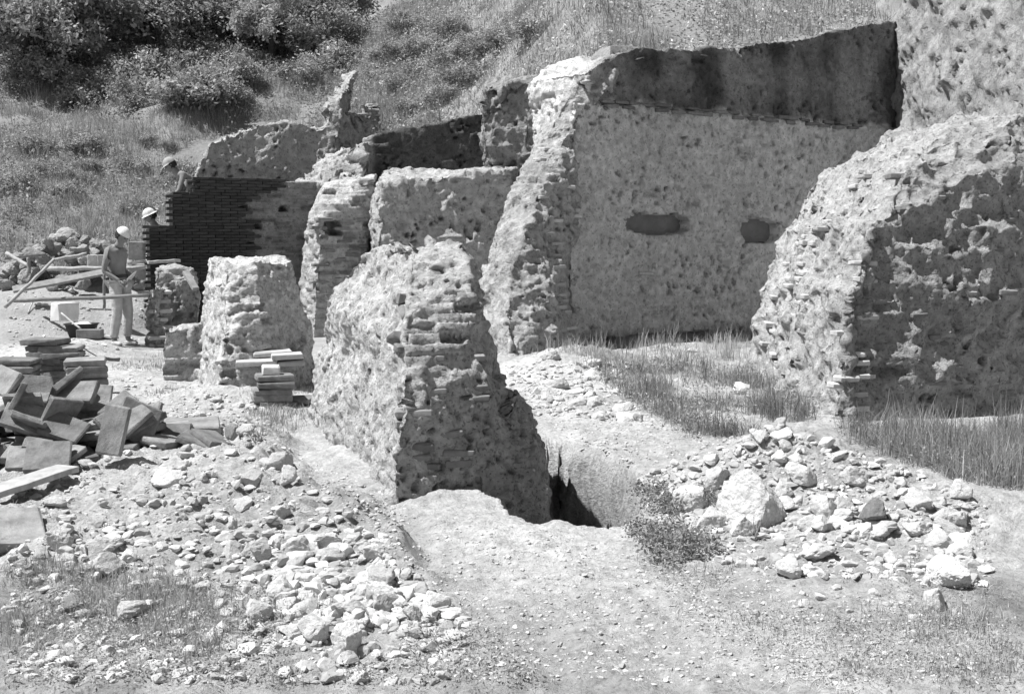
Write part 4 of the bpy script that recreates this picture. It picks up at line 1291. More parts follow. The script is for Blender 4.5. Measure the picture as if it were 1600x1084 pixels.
def rubble(name, zones, label, seed, mat='rubble'):
    """chips too many to count: one object of small facetted stones"""
    r = np.random.default_rng(seed)
    bases = []
    for k in range(7):
        bm = bmesh.new(); bmesh.ops.create_icosphere(bm, subdivisions=2, radius=1.0)
        c = np.array([v.co[:] for v in bm.verts]); bf = np.array([[v.index for v in f.verts] for f in bm.faces]); bm.free()
        for q in range(7):
            n = r.normal(size=3); n /= np.linalg.norm(n)
            c = c - np.outer(np.clip(c @ n - r.uniform(.35, .75), 0, None), n)
        c = c * (1 + r.uniform(-.10, .10, (len(c), 1)))
        bases.append(c)
    bases = np.array(bases)
    base = bases[0]
    V, Fc, T = [], [], []
    off = 0
    for n, poly, (s0, s1), pw in zones:
        P = np.array(poly, float)
        if P.shape[1] == 3:
            W = P
        else:
            u = r.uniform(P[:, 0].min(), P[:, 0].max(), n * 3); v = r.uniform(P[:, 1].min(), P[:, 1].max(), n * 3)
            k = poly_sd(u, v, P) > 0
            W = on_ground_many(u[k][:n], v[k][:n])
        W = W[np.isfinite(W).all(1)]
        W[:, 2] = zfast(W[:, 0], W[:, 1])
        m = len(W)
        s = (s0 + (s1 - s0) * r.random(m) ** pw)
        sc = np.stack([s * r.uniform(.7, 1.3, m), s * r.uniform(.7, 1.3, m), s * r.uniform(.4, .9, m)], 1)
        a = r.uniform(0, 6.28, m)
        b = bases[r.integers(0, 7, m)] * sc[:, None, :]
        x = b[:, :, 0] * np.cos(a)[:, None] - b[:, :, 1] * np.sin(a)[:, None]
        y = b[:, :, 0] * np.sin(a)[:, None] + b[:, :, 1] * np.cos(a)[:, None]
        b = np.stack([x, y, b[:, :, 2]], 2) + W[:, None, :] + np.array([0, 0, 1]) * (sc[:, 2] * r.uniform(-.35, .4, m))[:, None, None]
        V.append(b.reshape(-1, 3))
        Fc.append((bf[None] + (off + np.arange(m) * len(base))[:, None, None]).reshape(-1, 3))
        T.append(np.repeat(r.uniform(.62, 1.12, m), len(base)))
        off += m * len(base)
    o = obj_np(name, np.concatenate(V), np.concatenate(Fc), M[mat], None, False, {'tone': np.concatenate(T)})
    return tag(o, label, 'rubble', kind='stuff')

rubble('rubble', [
    (3600, [(15, 690), (330, 680), (420, 690), (640, 880), (740, 990), (700, 1070), (15, 1070)], (0.005, 0.045), 4.0),
    (700, [(330, 830), (560, 840), (740, 980), (640, 1000), (440, 960)], (0.008, 0.06), 2.6)], 'small limestone chips covering the left bank', 1)
rubble('spoil', [
    (3200, [(990, 740), (1200, 668), (1420, 735), (1545, 800), (1545, 920), (1200, 900), (1060, 870)], (0.005, 0.045), 4.5)], 'small chips and clods covering the spoil heap', 2)
rubble('gravel', [
    (3000, [(560, 790), (860, 830), (1050, 880), (1500, 960), (1540, 1070), (640, 1070)], (0.004, 0.014), 2.0),
    (500, [(440, 700), (640, 790), (620, 860), (500, 760)], (0.005, 0.018), 2.0),
    (500, [(850, 660), (1060, 640), (1160, 690), (960, 740)], (0.006, 0.022), 2.0),
    (600, [(180, 560), (420, 640), (420, 700), (200, 640)], (0.008, 0.03), 2.0),
    (350, [(15, 410), (230, 440), (220, 550), (15, 560)], (0.012, 0.04), 2.0),
    (700, [(790, 570), (1000, 570), (1010, 660), (800, 650)], (0.012, 0.045), 2.0)], 'fine gravel strewn over the trodden ground', 3)


# ------------------------------------------------------------------ flat brick tiles: the jumbled heap and the stacks
HEAP_TILES = [
    (3,0.084,0.033,0.443,0.079,-0.004,0.131,-0.988), (1,-0.015,-0.323,0.402,0.568,0.073,-0.201,-0.795), (1,0.17,0.381,0.388,0.036,0.962,0.27,0.017), (3,0.576,0.002,0.37,0.38,-0.002,-0.089,-0.921),
    (0,-0.684,0.026,0.364,0.337,-0.075,0.012,0.938), (3,-0.219,0.153,0.362,0.015,-0.877,0.474,-0.072), (0,-0.43,-0.198,0.348,0.03,0.936,-0.343,0.07), (0,0.112,0.238,0.326,0.018,-0.352,0.934,-0.06),
    (2,0.199,-0.026,0.315,0.802,-0.044,-0.169,-0.572), (0,0.669,0.017,0.311,0.996,-0.082,-0.034,-0.024), (0,0.005,0.547,0.31,0.936,0.004,-0.005,0.352), (2,-0.742,-0.491,0.309,0.971,-0.011,-0.235,-0.038),
    (1,-1.174,-0.132,0.298,0.465,0.017,-0.372,0.803), (0,0.786,-0.381,0.296,0.993,0.085,-0.073,0.032), (3,-0.642,0.383,0.287,0.024,-0.824,0.561,-0.077), (2,0.416,-0.358,0.274,0.646,-0.136,0.087,-0.746),
    (0,0.33,0.399,0.264,0.053,0.303,0.951,-0.03), (1,-1.119,0.117,0.26,0.377,-0.598,-0.378,-0.598), (0,-0.482,-0.724,0.258,0.23,-0.842,0.486,0.035), (2,-0.473,-0.501,0.255,0.12,-0.968,0.221,-0.008),
    (0,0.412,1.337,0.254,0.291,-0.046,0.007,0.956), (1,0.184,-0.375,0.252,0.961,0.039,0.089,0.257), (0,-0.546,0.249,0.246,0.978,-0.008,-0.081,-0.195), (0,1.142,0.039,0.245,0.411,-0.167,-0.092,0.892),
    (2,0.691,0.088,0.234,0.005,-0.302,0.949,-0.089), (0,0.677,0.425,0.234,0.593,-0.184,0.037,0.783), (1,0.757,-0.416,0.222,0.989,0.094,-0.062,-0.093), (1,0.446,0.762,0.222,0.965,-0.078,-0.064,-0.242),
    (0,-0.098,0.533,0.212,0.073,0.979,0.151,-0.118), (1,-0.568,1.003,0.197,0.249,-0.12,0.099,0.956), (2,0.023,0.937,0.196,0.034,0.177,0.952,-0.249), (3,0.417,-0.84,0.194,0.06,-0.789,0.602,0.111),
    (0,-0.535,0.265,0.185,0.066,-0.323,0.943,-0.048), (0,0.275,0.279,0.184,0.406,-0.002,0,0.914), (0,0.278,1.288,0.182,0.032,0.956,0.291,0.034), (1,-0.097,-1.118,0.181,0.173,-0.175,0.963,0.105),
    (0,-0.396,-0.552,0.18,0.231,-0.007,-0.12,0.965), (0,-0.851,-0.634,0.178,0.56,-0.179,-0.068,0.806), (1,0.681,0.024,0.177,0.12,-0.041,0.078,0.989), (0,0.254,-0.223,0.176,0.11,-0.099,0.037,-0.988),
    (3,-1.219,0.839,0.167,0.323,0.079,-0.231,-0.915), (3,0.296,-0.561,0.166,0.002,0.055,0.056,0.997), (1,-0.429,0.971,0.166,0.105,0.967,-0.204,0.115), (3,-1.286,0.547,0.166,0.06,-0.631,0.749,-0.191),
    (0,-1.089,-1.056,0.16,0.12,-0.029,-0.098,0.988), (2,1.259,0.395,0.159,0,-0.196,0.981,-0), (0,-0.29,0.318,0.155,0.288,-0.077,0.005,0.954), (1,-0.016,0.853,0.152,0.961,-0.254,0.02,-0.105),
    (0,-0.775,-0.136,0.15,0.118,0.285,-0.027,-0.951), (2,-1.006,0.605,0.148,0.326,0.09,-0.05,-0.94), (1,0.723,-0.112,0.139,0.989,-0.079,-0.041,-0.115), (2,1.127,-0.072,0.139,0.961,-0.016,-0.243,-0.128),
    (1,0.833,1.098,0.137,0.131,0.106,-0.974,0.148), (0,-0.579,-0.418,0.135,0.894,0.089,-0.081,0.431), (3,-0.443,0.734,0.134,0.118,0.113,0.986,-0.013), (1,0.494,0.926,0.131,0.492,-0.082,0.029,0.866),
    (1,0.627,-1.196,0.129,0.265,-0.955,-0.126,0.035), (1,0.817,0.296,0.127,0.637,0.034,-0.175,0.75), (0,-0.105,-0.914,0.126,0.215,-0.152,0.965,0.005), (3,-0.632,-0.752,0.123,0.253,0.003,-0.094,0.963),
    (0,0.29,-0.931,0.122,0.647,0.108,-0.051,0.753), (0,1.397,-0.275,0.122,0.582,-0.087,0.069,-0.805), (3,-1.068,-0.419,0.121,0.534,0.244,-0.336,-0.736), (0,1.828,-0.155,0.121,0.357,0.17,0.069,0.916),
    (1,0.26,-0.151,0.116,0.096,0.104,-0.016,0.99), (3,-0.246,-0.6,0.112,0.615,0.055,-0.121,0.778), (0,1.405,0.052,0.112,0.745,0.139,0.164,-0.632), (0,0.687,-0.296,0.105,0.996,-0.082,-0.034,-0.029),
    (0,0.455,-1.162,0.103,0.955,0.265,0.035,0.126), (0,1.06,-0.465,0.101,0.742,-0,0,-0.67), (2,0.727,0.766,0.101,0.547,-0.13,-0.033,0.826), (3,-0.932,0.506,0.101,0.729,-0.082,-0.062,0.677),
    (1,1.711,-0.191,0.101,0.983,-0.001,0.184,0.005), (0,0.659,-0.932,0.099,0.066,0.307,0.922,0.226), (0,-0.148,-0.208,0.093,0.631,0,-0,0.776), (1,1.302,0.405,0.093,0.992,0,-0,-0.129),
    (0,0.433,0.593,0.093,0.42,0.097,0.202,0.879), (2,-0.008,-0.985,0.092,0.138,0.626,0.749,0.165), (2,0.48,1.411,0.092,0.154,0.961,0.222,0.065), (0,-0.443,-0.393,0.085,0.68,0.057,-0.104,0.724),
    (1,-0.279,0.5,0.084,0.967,0.024,-0.132,0.214), (3,0.888,0.55,0.083,0.92,-0.061,-0.111,0.372), (0,-0.425,-1.128,0.083,0.015,0.885,-0.453,-0.106), (0,-1.196,-1.094,0.081,0.064,-0.263,0.959,0.079),
    (0,0.261,-0.806,0.08,0.098,-0.719,-0.688,-0.025), (2,-0.649,0.186,0.08,0.083,-0.018,0.121,0.989), (0,-0.984,1.069,0.077,0.117,0.197,0.973,-0.023), (1,0.27,0.158,0.076,0.111,-0.318,-0.941,-0.037),
    (2,-0.715,0.498,0.074,0.992,-0.008,-0.09,-0.086), (0,0.711,-0.709,0.07,0.437,0.077,-0.05,0.895), (0,0.125,-0.582,0.07,0.502,0.087,-0.051,0.859), (1,0.029,1.304,0.07,0.101,0.024,0.995,-0.002),
    (0,0.18,0.436,0.069,0.862,0.106,0.048,0.493), (1,-1.32,-0.178,0.065,0.511,0.074,0.044,-0.855), (0,-0.806,0.938,0.062,0.827,-0.09,-0.06,0.552), (3,-1.063,-0.9,0.059,0.046,-0.835,-0.544,-0.07),
    (2,-0.133,0.692,0.035,0.552,0,-0,0.834), (2,0.955,-0.446,0.035,0.824,-0,0,-0.566), (0,-0.609,-0.113,0.031,0.602,-0,-0,0.798), (0,0.569,-0.469,0.031,0.269,-0,0,-0.963),
    (0,-0.451,0.967,0.031,0,-0.866,-0.5,-0), (1,-0.091,-0.342,0.031,0,-0.967,-0.253,-0), (0,1.052,0.344,0.031,0.664,0,-0,-0.747), (1,1.584,0.561,0.031,0.733,-0,0,0.68),
    (0,0.413,1.09,0.031,0,0.454,0.891,-0), (1,1.337,-0.449,0.031,0,0.609,0.793,-0), (0,-1.224,0.772,0.031,0.514,-0,0,-0.858), (3,-1.077,0.108,0.03,0.06,0,-0,-0.998),
    (3,-0.862,-0.566,0.03,0.894,0,0,-0.448), (3,-0.619,-1.019,0.03,0.164,0,0,0.986),
]
TS = [(.40, .30, .062), (.40, .40, .062), (.44, .29, .07), (.36, .27, .06)]
TILE = [[bm_mesh('tile', chip_box(*s, 200 + 10 * j + k, 0.14, 0.22), M['tile']) for k in range(3)] for j, s in enumerate(TS)]
K_T = 0.68
hc = np.array([-3.38, 8.0])
hz = float(np.median(zfast(hc[0] + np.linspace(-.8, .8, 9), hc[1] + np.linspace(-.5, .5, 9))))
for i, (j, x, y, z, qw, qx, qy, qz) in enumerate(HEAP_TILES):
    p = (hc[0] + x * K_T * 1.05, hc[1] + y * K_T, hz - 0.02 + z * K_T * 1.18)
    o = new_obj('brick_tile', TILE[j][i % 3], None, p, Quaternion((qw, qx, qy, qz)), (K_T, K_T, K_T * 1.05))
    nz = abs((Quaternion((qw, qx, qy, qz)) @ Vector((0, 0, 1))).z)
    pose = 'lying flat' if nz > .93 else ('tilted' if nz > .6 else 'standing on edge')
    shape = ('oblong', 'square', 'long thick', 'small')[j]
    if z > 0.30: wh, gr = 'on top of the jumbled heap', 'tiles on top of the heap'
    elif y < -0.35: wh, gr = 'at the shaded front of the heap', 'tiles in the front of the heap'
    elif x > 0.6: wh, gr = 'at the right tip of the heap', 'tiles at the right end of the heap'
    elif x < -0.5: wh, gr = 'in the left of the heap by the frame edge', 'tiles at the left of the heap'
    else: wh, gr = 'in the middle of the heap', 'tiles inside the heap'
    lb = '%s tile %s %s' % (shape, pose, wh)
    tag(o, lb, 'tile', gr)
rl = random.Random(31)
for i in range(18):                                      # tiles leaning steeply against the heap
    a, q = rl.uniform(0, 6.283), rl.random() ** .5
    x, y = .85 * q * math.cos(a), .5 * q * math.sin(a) - .08
    z = hz + 0.05 + 0.44 * math.exp(-(x / .85) ** 2 - ((y + .05) / .5) ** 2)
    o = new_obj('brick_tile', TILE[i % 4][i % 3], None, (hc[0] + x, hc[1] + y, z), (rl.uniform(.5, 1.25) * rl.choice((1, 1, -1)), rl.uniform(-.5, .5), rl.uniform(-1.2, 1.2)), (K_T,) * 3)
    tag(o, '%s tile leaning steeply %s' % (('oblong', 'square', 'long thick', 'small')[i % 4], 'over the heap crown' if q < .5 else ('down the right side of the heap' if x > .2 else ('down the left side of the heap' if x < -.2 else 'at the heap middle'))), 'tile', 'tiles leaning on the heap')
def lean_tile(u, v, Y, rot, label, j=1, sc=(1, 1, 1)):
    p = at(u, v, Y)
    return tag(new_obj('brick_tile', TILE[j][0], None, tuple(p), rot, sc), label, 'tile')
lean_tile(140, 622, 8.0, (0.75, 0.10, 0.25), 'big square tile lying face up on the crown of the heap', 1, (.72, .62, .8))
lean_tile(196, 646, 7.8, (0.70, 0.45, -0.5), 'big square tile sliding down beside the crown of the heap', 1, (.75, .62, .8))
lean_tile(178, 672, 7.3, (1.30, 0.12, -0.20), 'tall tile standing on edge at the front of the heap', 1, (0.42, 0.8, .8))
def stack(u, Y, n, rz, label, group, sizes=(1,), base=None, top_label=None):
    p = at(u, 600, Y)
    z0 = zg(p[0], p[1]) - 0.02 if base is None else base
    r = random.Random(u)
    z = z0
    for i in range(n):
        j = sizes[i % len(sizes)]
        th = TS[j][2]
        o = new_obj('brick_tile', TILE[j][r.randrange(3)], None, (p[0] + r.uniform(-.03, .03), p[1] + r.uniform(-.03, .03), z + th / 2), (r.uniform(-.02, .02), r.uniform(-.02, .02), rz + r.uniform(-.14, .14)))
        tag(o, top_label if (top_label and i == n - 1) else label, 'tile', None if (top_label and i == n - 1) else group)
        z += th + 0.004
    return z
stack(26, 12.0, 6, 0.15, 'flat tile of the cut off stack at the left edge', 'tiles of the left edge stack', (1,), None, 'topmost tile of the stack at the left edge')
stack(78, 12.6, 8, 0.10, 'flat tile of the tallest stack, middle of the three', 'tiles of the middle stack', (1,), None, 'topmost tile of the middle tile stack')
stack(100, 12.6, 7, 0.10, 'flat tile of the stack pressed against the middle stack', 'tiles of the inner stack', (1,), None, 'topmost tile of the inner stack')
stack(132, 11.9, 6, 0.42, 'flat tile of the stack standing nearest the heap crown', 'tiles of the right stack', (1,), None, 'topmost tile of the stack nearest the heap crown')
zt = stack(428, 10.9, 5, 0.3, 'tile of the small stack before the squat left pillar', 'tiles of the small stack', (3,), None)
p = at(424, 600, 10.9)
tag(new_obj('stone_block', bm_mesh('stone_block', chip_box(.17, .16, .085, 411, .1, .1), M['plaster']), None, (p[0], p[1], zt + 0.04), (0, 0, 0.2)), 'white block on top of the small tile stack', 'block')
p = on_ground(462, 630)
tag(new_obj('brick_tile', TILE[3][1], None, (p[0], p[1], p[2] + 0.03), (0, 0, -0.2)), 'tile lying flat right of the small tile stack', 'tile')
p = on_ground(20, 850)
tag(new_obj('brick_tile', TILE[1][1], None, (p[0] - 0.06, p[1], p[2] + 0.05), (0.25, 0.1, 0.5)), 'lone tile lying in the weeds, cut by the left edge', 'tile')
p = on_ground(300, 672)
tag(new_obj('brick_tile', TILE[0][1], None, (p[0], p[1], p[2] + 0.03), (0.1, 0.05, 0.3)), 'single tile slid off the right tip of the heap', 'tile')

# ------------------------------------------------------------------ timber, poles and builders' things
pole('scaffold_pole', at(8, 480, 15.6), at(84, 406, 16.6), .026, .022, 'wood', 'slanting pale pole propped at the left edge', 'pole', 1)
pole('scaffold_pole', at(12, 470, 16.4), at(232, 462, 16.6), .030, .026, 'wood_dark', 'long level pole lying behind the white block', 'pole', 2)
pole('scaffold_pole', at(74, 420, 17.6), at(226, 418, 17.4), .035, .030, 'wood', 'pale level pole at the height of the man\'s chest', 'pole', 3)
pole('scaffold_pole', at(84, 406, 19.2), at(136, 397, 19.4), .03, .03, 'wood', 'short pale pole before the far heap of blocks', 'pole', 4)
pole('scaffold_pole', at(10, 396, 18.6), at(46, 416, 18.3), .03, .03, 'wood', 'pole sloping down at the left edge before the far heap', 'pole', 5)
pole('scaffold_post', at(163, 482, 17.2), at(163, 424, 17.2), .022, .02, 'wood_dark', 'thin upright post left of the standing man', 'post', 6)
pole('scaffold_post', at(46, 428, 18.0), at(44, 402, 18.0), .03, .028, 'wood_dark', 'short upright stake at the far left', 'post', 7)
board('plank', at(20, 453, 16.8), at(160, 426, 17.3), .13, .04, 'wood_dark', 'wide plank rising towards the standing man', 'plank', 8, None, (0.15, -0.7, 1))
board('plank', at(10, 404, 18.9), at(70, 398, 19.0), .20, .04, 'wood_dark', 'short grey plank before the far heap', 'plank', 9)
board('plank', at(231, 410, 17.8), at(281, 407, 18.0), .16, .045, 'wood', 'short pale plank lying on the low toothed wall', 'plank', 10)
board('plank', at(290, 425, 17.6), at(306, 452, 17.3), .10, .05, 'wood_dark', 'dark board leaning on the low toothed wall', 'plank', 11)
board('plank', at(202, 412, 18.4), at(226, 408, 18.4), .2, .04, 'wood', 'pale board end beside the toothed brickwork', 'plank', 12)
board('plank', on_ground(140, 527) + [0, 0, .03], on_ground(182, 531) + [0, 0, .03], .14, .03, 'wood', 'small board on the ground at the standing man\'s feet', 'plank', 13)
pa, pb = on_ground(-20, 792), on_ground(108, 752)
board('plank', pa + [0, 0, .05], pb + [0, 0, .07], .17, .035, 'wood', 'pale plank lying on the weeds in front of the tile heap', 'plank', 14)
pole('stick', on_ground(44, 495) + [0, 0, .02], on_ground(54, 478) + [0, 0, .1], .012, .01, 'wood', 'small stick leaning on the earth heap', 'stick', 15)

def block_thing(u, v, Y, size, rz, mat, label, seed):
    p = at(u, v, Y)
    return tag(new_obj('stone_block', bm_mesh('stone_block', chip_box(*size, seed, .05, .05), M[mat]), None, tuple(p), (0, 0, rz)), label, 'block')
block_thing(101, 487, 15.9, (.30, .24, .26), 0.9, 'plaster', 'pale squared block with one white face behind the mortar tub', 501)
block_thing(141, 521, 14.9, (.31, .16, .11), 0.05, 'tile', 'single large brick lying before the mortar tub', 502)
block_thing(147, 407, 18.9, (.17, .2, .19), 0.1, 'stone_grey', 'dark block of the pair on the pole by the man', 503)
block_thing(161, 407, 18.9, (.13, .2, .19), 0.1, 'stone_grey', 'narrower dark block next to the other on the pole', 504)
block_thing(214, 392, 19.0, (.24, .2, .30), 0.1, 'stone_grey', 'dark brick pile top left of the toothed end', 505)
block_thing(214, 425, 18.6, (.24, .2, .26), 0.1, 'stone_grey', 'grey block behind the man\'s shoulder', 506)
# mortar tub with its heap of lime
tb = on_ground(128, 529)
tub = empty('mortar_tub', tuple(tb)); tag(tub, 'dark mortar tub heaped with pale lime near the white faced block', 'tub')
bm = bmesh.new()
def rr_ring(w, d, z, n=20, e=4.0):
    out = []
    for i in range(n):
        a = 6.283 * i / n
        c, s = math.cos(a), math.sin(a)
        k = (abs(c) ** e + abs(s) ** e) ** (-1 / e)
        out.append(bm.verts.new((w / 2 * c * k, d / 2 * s * k, z)))
    return out
rings = [rr_ring(.34, .28, 0), rr_ring(.46, .38, .20), rr_ring(.49, .41, .205), rr_ring(.49, .41, .225), rr_ring(.45, .37, .222), rr_ring(.36, .3, .06)]
for a, b in zip(rings[:-1], rings[1:]):
    for i in range(20):
        bm.faces.new((a[i], a[(i + 1) % 20], b[(i + 1) % 20], b[i]))
bm.faces.new(rings[0][::-1]); bm.faces.new(rings[-1])
new_obj('shell', bm_mesh('shell', bm, M['rubber'], True), tub)
o = new_obj('lime_heap', rock_mesh(601, 3, 4, 'plaster'), tub, (0.03, 0, 0.17), (0, 0, 0.4), (.2, .16, .10))
pole('tool_handle', at(96, 489, 15.2), at(126, 514, 15.0), .012, .012, 'wood', 'thin tool handle sticking out of the mortar tub', 'tool', 16)

# ------------------------------------------------------------------ vegetation
def blades(name, pts, h, w, label, mat, seed, lean=0.35, cat='grass', seg=1, tone=(0.65, 1.3), lie=1.0):
    """one mesh of grass blades: pts (n,3), h and w arrays"""
    r = np.random.default_rng(seed)
    n = len(pts)
    a = r.uniform(0, 6.283, n)
    side = np.stack([np.cos(a), np.sin(a), np.zeros(n)], 1) * (w / 2)[:, None]
    b = r.uniform(0, 6.283, n)
    l = np.abs(r.normal(0, lean, n))
    ln = np.stack([np.cos(b), np.sin(b), np.zeros(n)], 1) * (l * h)[:, None]
    up = np.zeros((n, 3)); up[:, 2] = h * np.clip(1 - 0.4 * l * l, 0.3, 1)
    tn = r.uniform(*tone, n) * (0.7 + 0.6 * fbm(xy3(pts[:, 0], pts[:, 1], 2.5), 3, seed))
    h = h * np.clip(2.0 * fbm(xy3(pts[:, 0], pts[:, 1], 3.5), 3, seed + 1), .25, 1.6)
    up[:, 2] = h * np.clip(1 - 0.4 * l * l, 0.3, 1) * (lie if lie == 1.0 else r.uniform(0, 2 * lie, n))
    base = pts - np.array([0, 0, 0.01])
    if seg == 1:
        V = np.stack([base - side, base + side, base + ln + up], 1).reshape(-1, 3)
        Fc = np.arange(n * 3).reshape(n, 3)
        T = np.repeat(tn, 3)
    else:
        mid = base + ln * 0.32 + up * 0.58
        V = np.stack([base - side, base + side, mid - side * .7, mid + side * .7, base + ln + up], 1).reshape(-1, 3)
        k = np.arange(n)[:, None] * 5
        Fc = np.concatenate([k + np.array([[0, 1, 3]]), k + np.array([[0, 3, 2]]), k + np.array([[2, 3, 4]])])
        T = np.repeat(tn, 5)
    o = obj_np(name, V, Fc, M[mat], None, False, {'tone': T})
    return tag(o, label, cat, kind='stuff')

def px_points(n, poly, seed, clump=None, fine=True):
    r = np.random.default_rng(seed)
    P = np.array(poly, float)
    u = r.uniform(P[:, 0].min(), P[:, 0].max(), n * 3); v = r.uniform(P[:, 1].min(), P[:, 1].max(), n * 3)
    k = poly_sd(u, v, P) > 0
    W = on_ground_many(u[k][:n], v[k][:n])
    W = W[np.isfinite(W).all(1)]
    if P[:, 1].max() < 840:                              # no grass on the bare spoil heap
        W = W[mound_mask(W[:, 0], W[:, 1]) < 0.16]
    if clump:
        W = W[fbm(xy3(W[:, 0], W[:, 1], clump[0]), 3, seed) > clump[1]]
        m = clump[2]
        W = np.repeat(W, m, 0)
        W[:, :2] += r.normal(0, clump[3], (len(W), 2))
    W[:, 2] = zfast(W[:, 0], W[:, 1])
    return W

rg = np.random.default_rng(3)
# hillside grass, everywhere on the slope
def hill_pts(n, x0, x1, y0, y1, seed, thr=0.0, freq=0.6):
    r = np.random.default_rng(seed)
    X, Y = r.uniform(x0, x1, n), r.uniform(y0, y1, n)
    k = (Y > np.interp(X, _KX, _KB) + 0.35) & (fbm(xy3(X, Y, freq), 3, seed) > thr)
    X, Y = X[k], Y[k]
    return np.stack([X, Y, zfast(X, Y)], 1)
def specks(name, pts, size, label, mat, seed, up=0.25, tone=(.5, 1.4)):
    """small leaves of ground plants, one mesh"""
    r = np.random.default_rng(seed)
    m = len(pts)
    p = pts + np.stack([np.zeros(m), np.zeros(m), r.random(m) ** 1.5 * up], 1)
    n = r.normal(size=(m, 3)) + np.array([0, 0, .8]); n /= np.linalg.norm(n, axis=1)[:, None]
    a = r.normal(size=(m, 3)); a -= n * (a * n).sum(1)[:, None]; a /= np.linalg.norm(a, axis=1)[:, None]
    b = np.cross(n, a)
    L_ = (size[0] + (size[1] - size[0]) * r.random(m))[:, None]
    V = np.stack([p - a * L_, p + b * L_ * .45, p + a * L_, p - b * L_ * .45], 1).reshape(-1, 3)
    o = obj_np(name, V, np.arange(m * 4).reshape(-1, 4), M[mat], None, False, {'tone': np.repeat(r.uniform(*tone, m), 4)})
    return tag(o, label, 'plants', kind='stuff')
W = hill_pts(190000, -17, -1.5, 20.5, 44, 5, 0.38)
blades('hill_grass', W, rg.uniform(.10, .42, len(W)), rg.uniform(.008, .020, len(W)), 'soft tall weeds covering the slope on the left', 'grass', 6, 0.6, tone=(.5, 1.15))
W = hill_pts(120000, -17, -1.5, 20.5, 44, 8, 0.47, 0.9)
specks('hill_weeds', W, (.02, .055), 'darker leafy weeds among the slope grass', 'leaf', 9, .45)
W = hill_pts(130000, -4, 14, 18.5, 38, 12, 0.28)
blades('dry_grass', W, rg.uniform(.08, .34, len(W)), rg.uniform(.007, .016, len(W)), 'pale dry grass on the slope above the tall wall', 'straw', 13, 0.6, tone=(.22, .62))
W = hill_pts(90000, -4, 14, 18.5, 38, 14, 0.42, 0.9)
specks('slope_weeds', W, (.02, .05), 'small leafy weeds in the dry grass above the tall wall', 'leaf', 15, .35, (.8, 2.0))

# --- shrubs and trees
def leaf_cloud(name, seed, clumps, leaves, radius, leaf, mat, squash=0.8, spread=0.30):
    r = np.random.default_rng(seed)
    d = r.normal(size=(clumps, 3)); d /= np.linalg.norm(d, axis=1)[:, None]
    d[:, 2] = np.abs(d[:, 2]) * 0.9 - 0.12
    c = d * (r.uniform(0.35, 1.0, clumps) ** 0.6)[:, None] * radius * np.array([1, 1, squash])
    c *= (0.75 + 0.5 * r.random(clumps))[:, None]
    cs = r.uniform(.5, 1.2, clumps) * spread * radius
    i = r.integers(0, clumps, leaves)
    p = c[i] + r.normal(size=(leaves, 3)) * cs[i][:, None] * 0.5
    n = r.normal(size=(leaves, 3)) + np.array([0, 0, .7]); n /= np.linalg.norm(n, axis=1)[:, None]
    a = r.normal(size=(leaves, 3)); a -= n * (a * n).sum(1)[:, None]; a /= np.linalg.norm(a, axis=1)[:, None]
    b = np.cross(n, a)
    L_ = (leaf * r.uniform(.6, 1.4, leaves))[:, None]
    V = np.stack([p - a * L_, p + b * L_ * .5 + n * L_ * .12, p + a * L_, p - b * L_ * .5 + n * L_ * .12], 1).reshape(-1, 3)
    T = np.repeat(r.uniform(.6, 1.4, leaves) * (0.75 + .5 * r.random(clumps))[i], 4)
    return mesh_np(name, V, np.arange(leaves * 4).reshape(-1, 4), M[mat], False, {'tone': T}), c

def stems(name, c, base_r, seed, tips=10, height=0.0):
    """tapered limbs from the foot to some clumps"""
    r = random.Random(seed)
    bm = bmesh.new()
    def limb(a, b, r0, r1):
        a, b = Vector(a), Vector(b)
        m = a.lerp(b, .5) + Vector((r.uniform(-1, 1), r.uniform(-1, 1), r.uniform(0, 1))) * (b - a).length * .12
        pts, rad = [a, m, b], [r0, (r0 + r1) / 2, r1]
        rings = []
        for p, q in zip(pts, rad):
            rings.append([bm.verts.new(p + Vector((math.cos(6.283 * k / 6) * q, math.sin(6.283 * k / 6) * q, 0))) for k in range(6)])
        for x, y in zip(rings[:-1], rings[1:]):
            for k in range(6):
                bm.faces.new((x[k], x[(k + 1) % 6], y[(k + 1) % 6], y[k]))
        return m
    fork = Vector((r.uniform(-.1, .1), r.uniform(-.1, .1), 0))
    if height > 0:
        limb((0, 0, -height), fork, base_r * 1.4, base_r)
    for k in range(tips):
        limb(fork, tuple(c[r.randrange(len(c))] * 0.9), base_r * .6, base_r * .15)
    return bm_mesh(name, bm, M['bark'], True)

SHRUB = []
for i in range(5):
    m_, c_ = leaf_cloud('foliage', 700 + i, 30, 2300, 0.7, 0.042, 'leaf', 0.85, .34)
    SHRUB.append((m_, stems('stem', c_, .018, 700 + i, 9)))
TREE = []
for i in range(3):
    m_, c_ = leaf_cloud('crown', 750 + i, 70, 9000, 1.9, 0.080, 'leaf_dark', 0.95, .26)
    TREE.append((m_, stems('trunk', c_, .11, 750 + i, 16, 2.4)))
DSHRUB = []
for i in range(3):
    m_, c_ = leaf_cloud('foliage', 780 + i, 34, 3000, 0.9, 0.058, 'leaf_dark', 0.85, .34)
    DSHRUB.append((m_, stems('stem', c_, .025, 780 + i, 9)))

def plant(kind, parts, p, s, rz, label, cat, group, names, lift):
    root = empty(kind, (p[0], p[1], p[2]), rz)
    tag(root, label, cat, group)
    for (me, nm) in zip(parts, names):
        new_obj(nm, me, root, (0, 0, lift), None, s)
    return root
rv = np.random.default_rng(17)
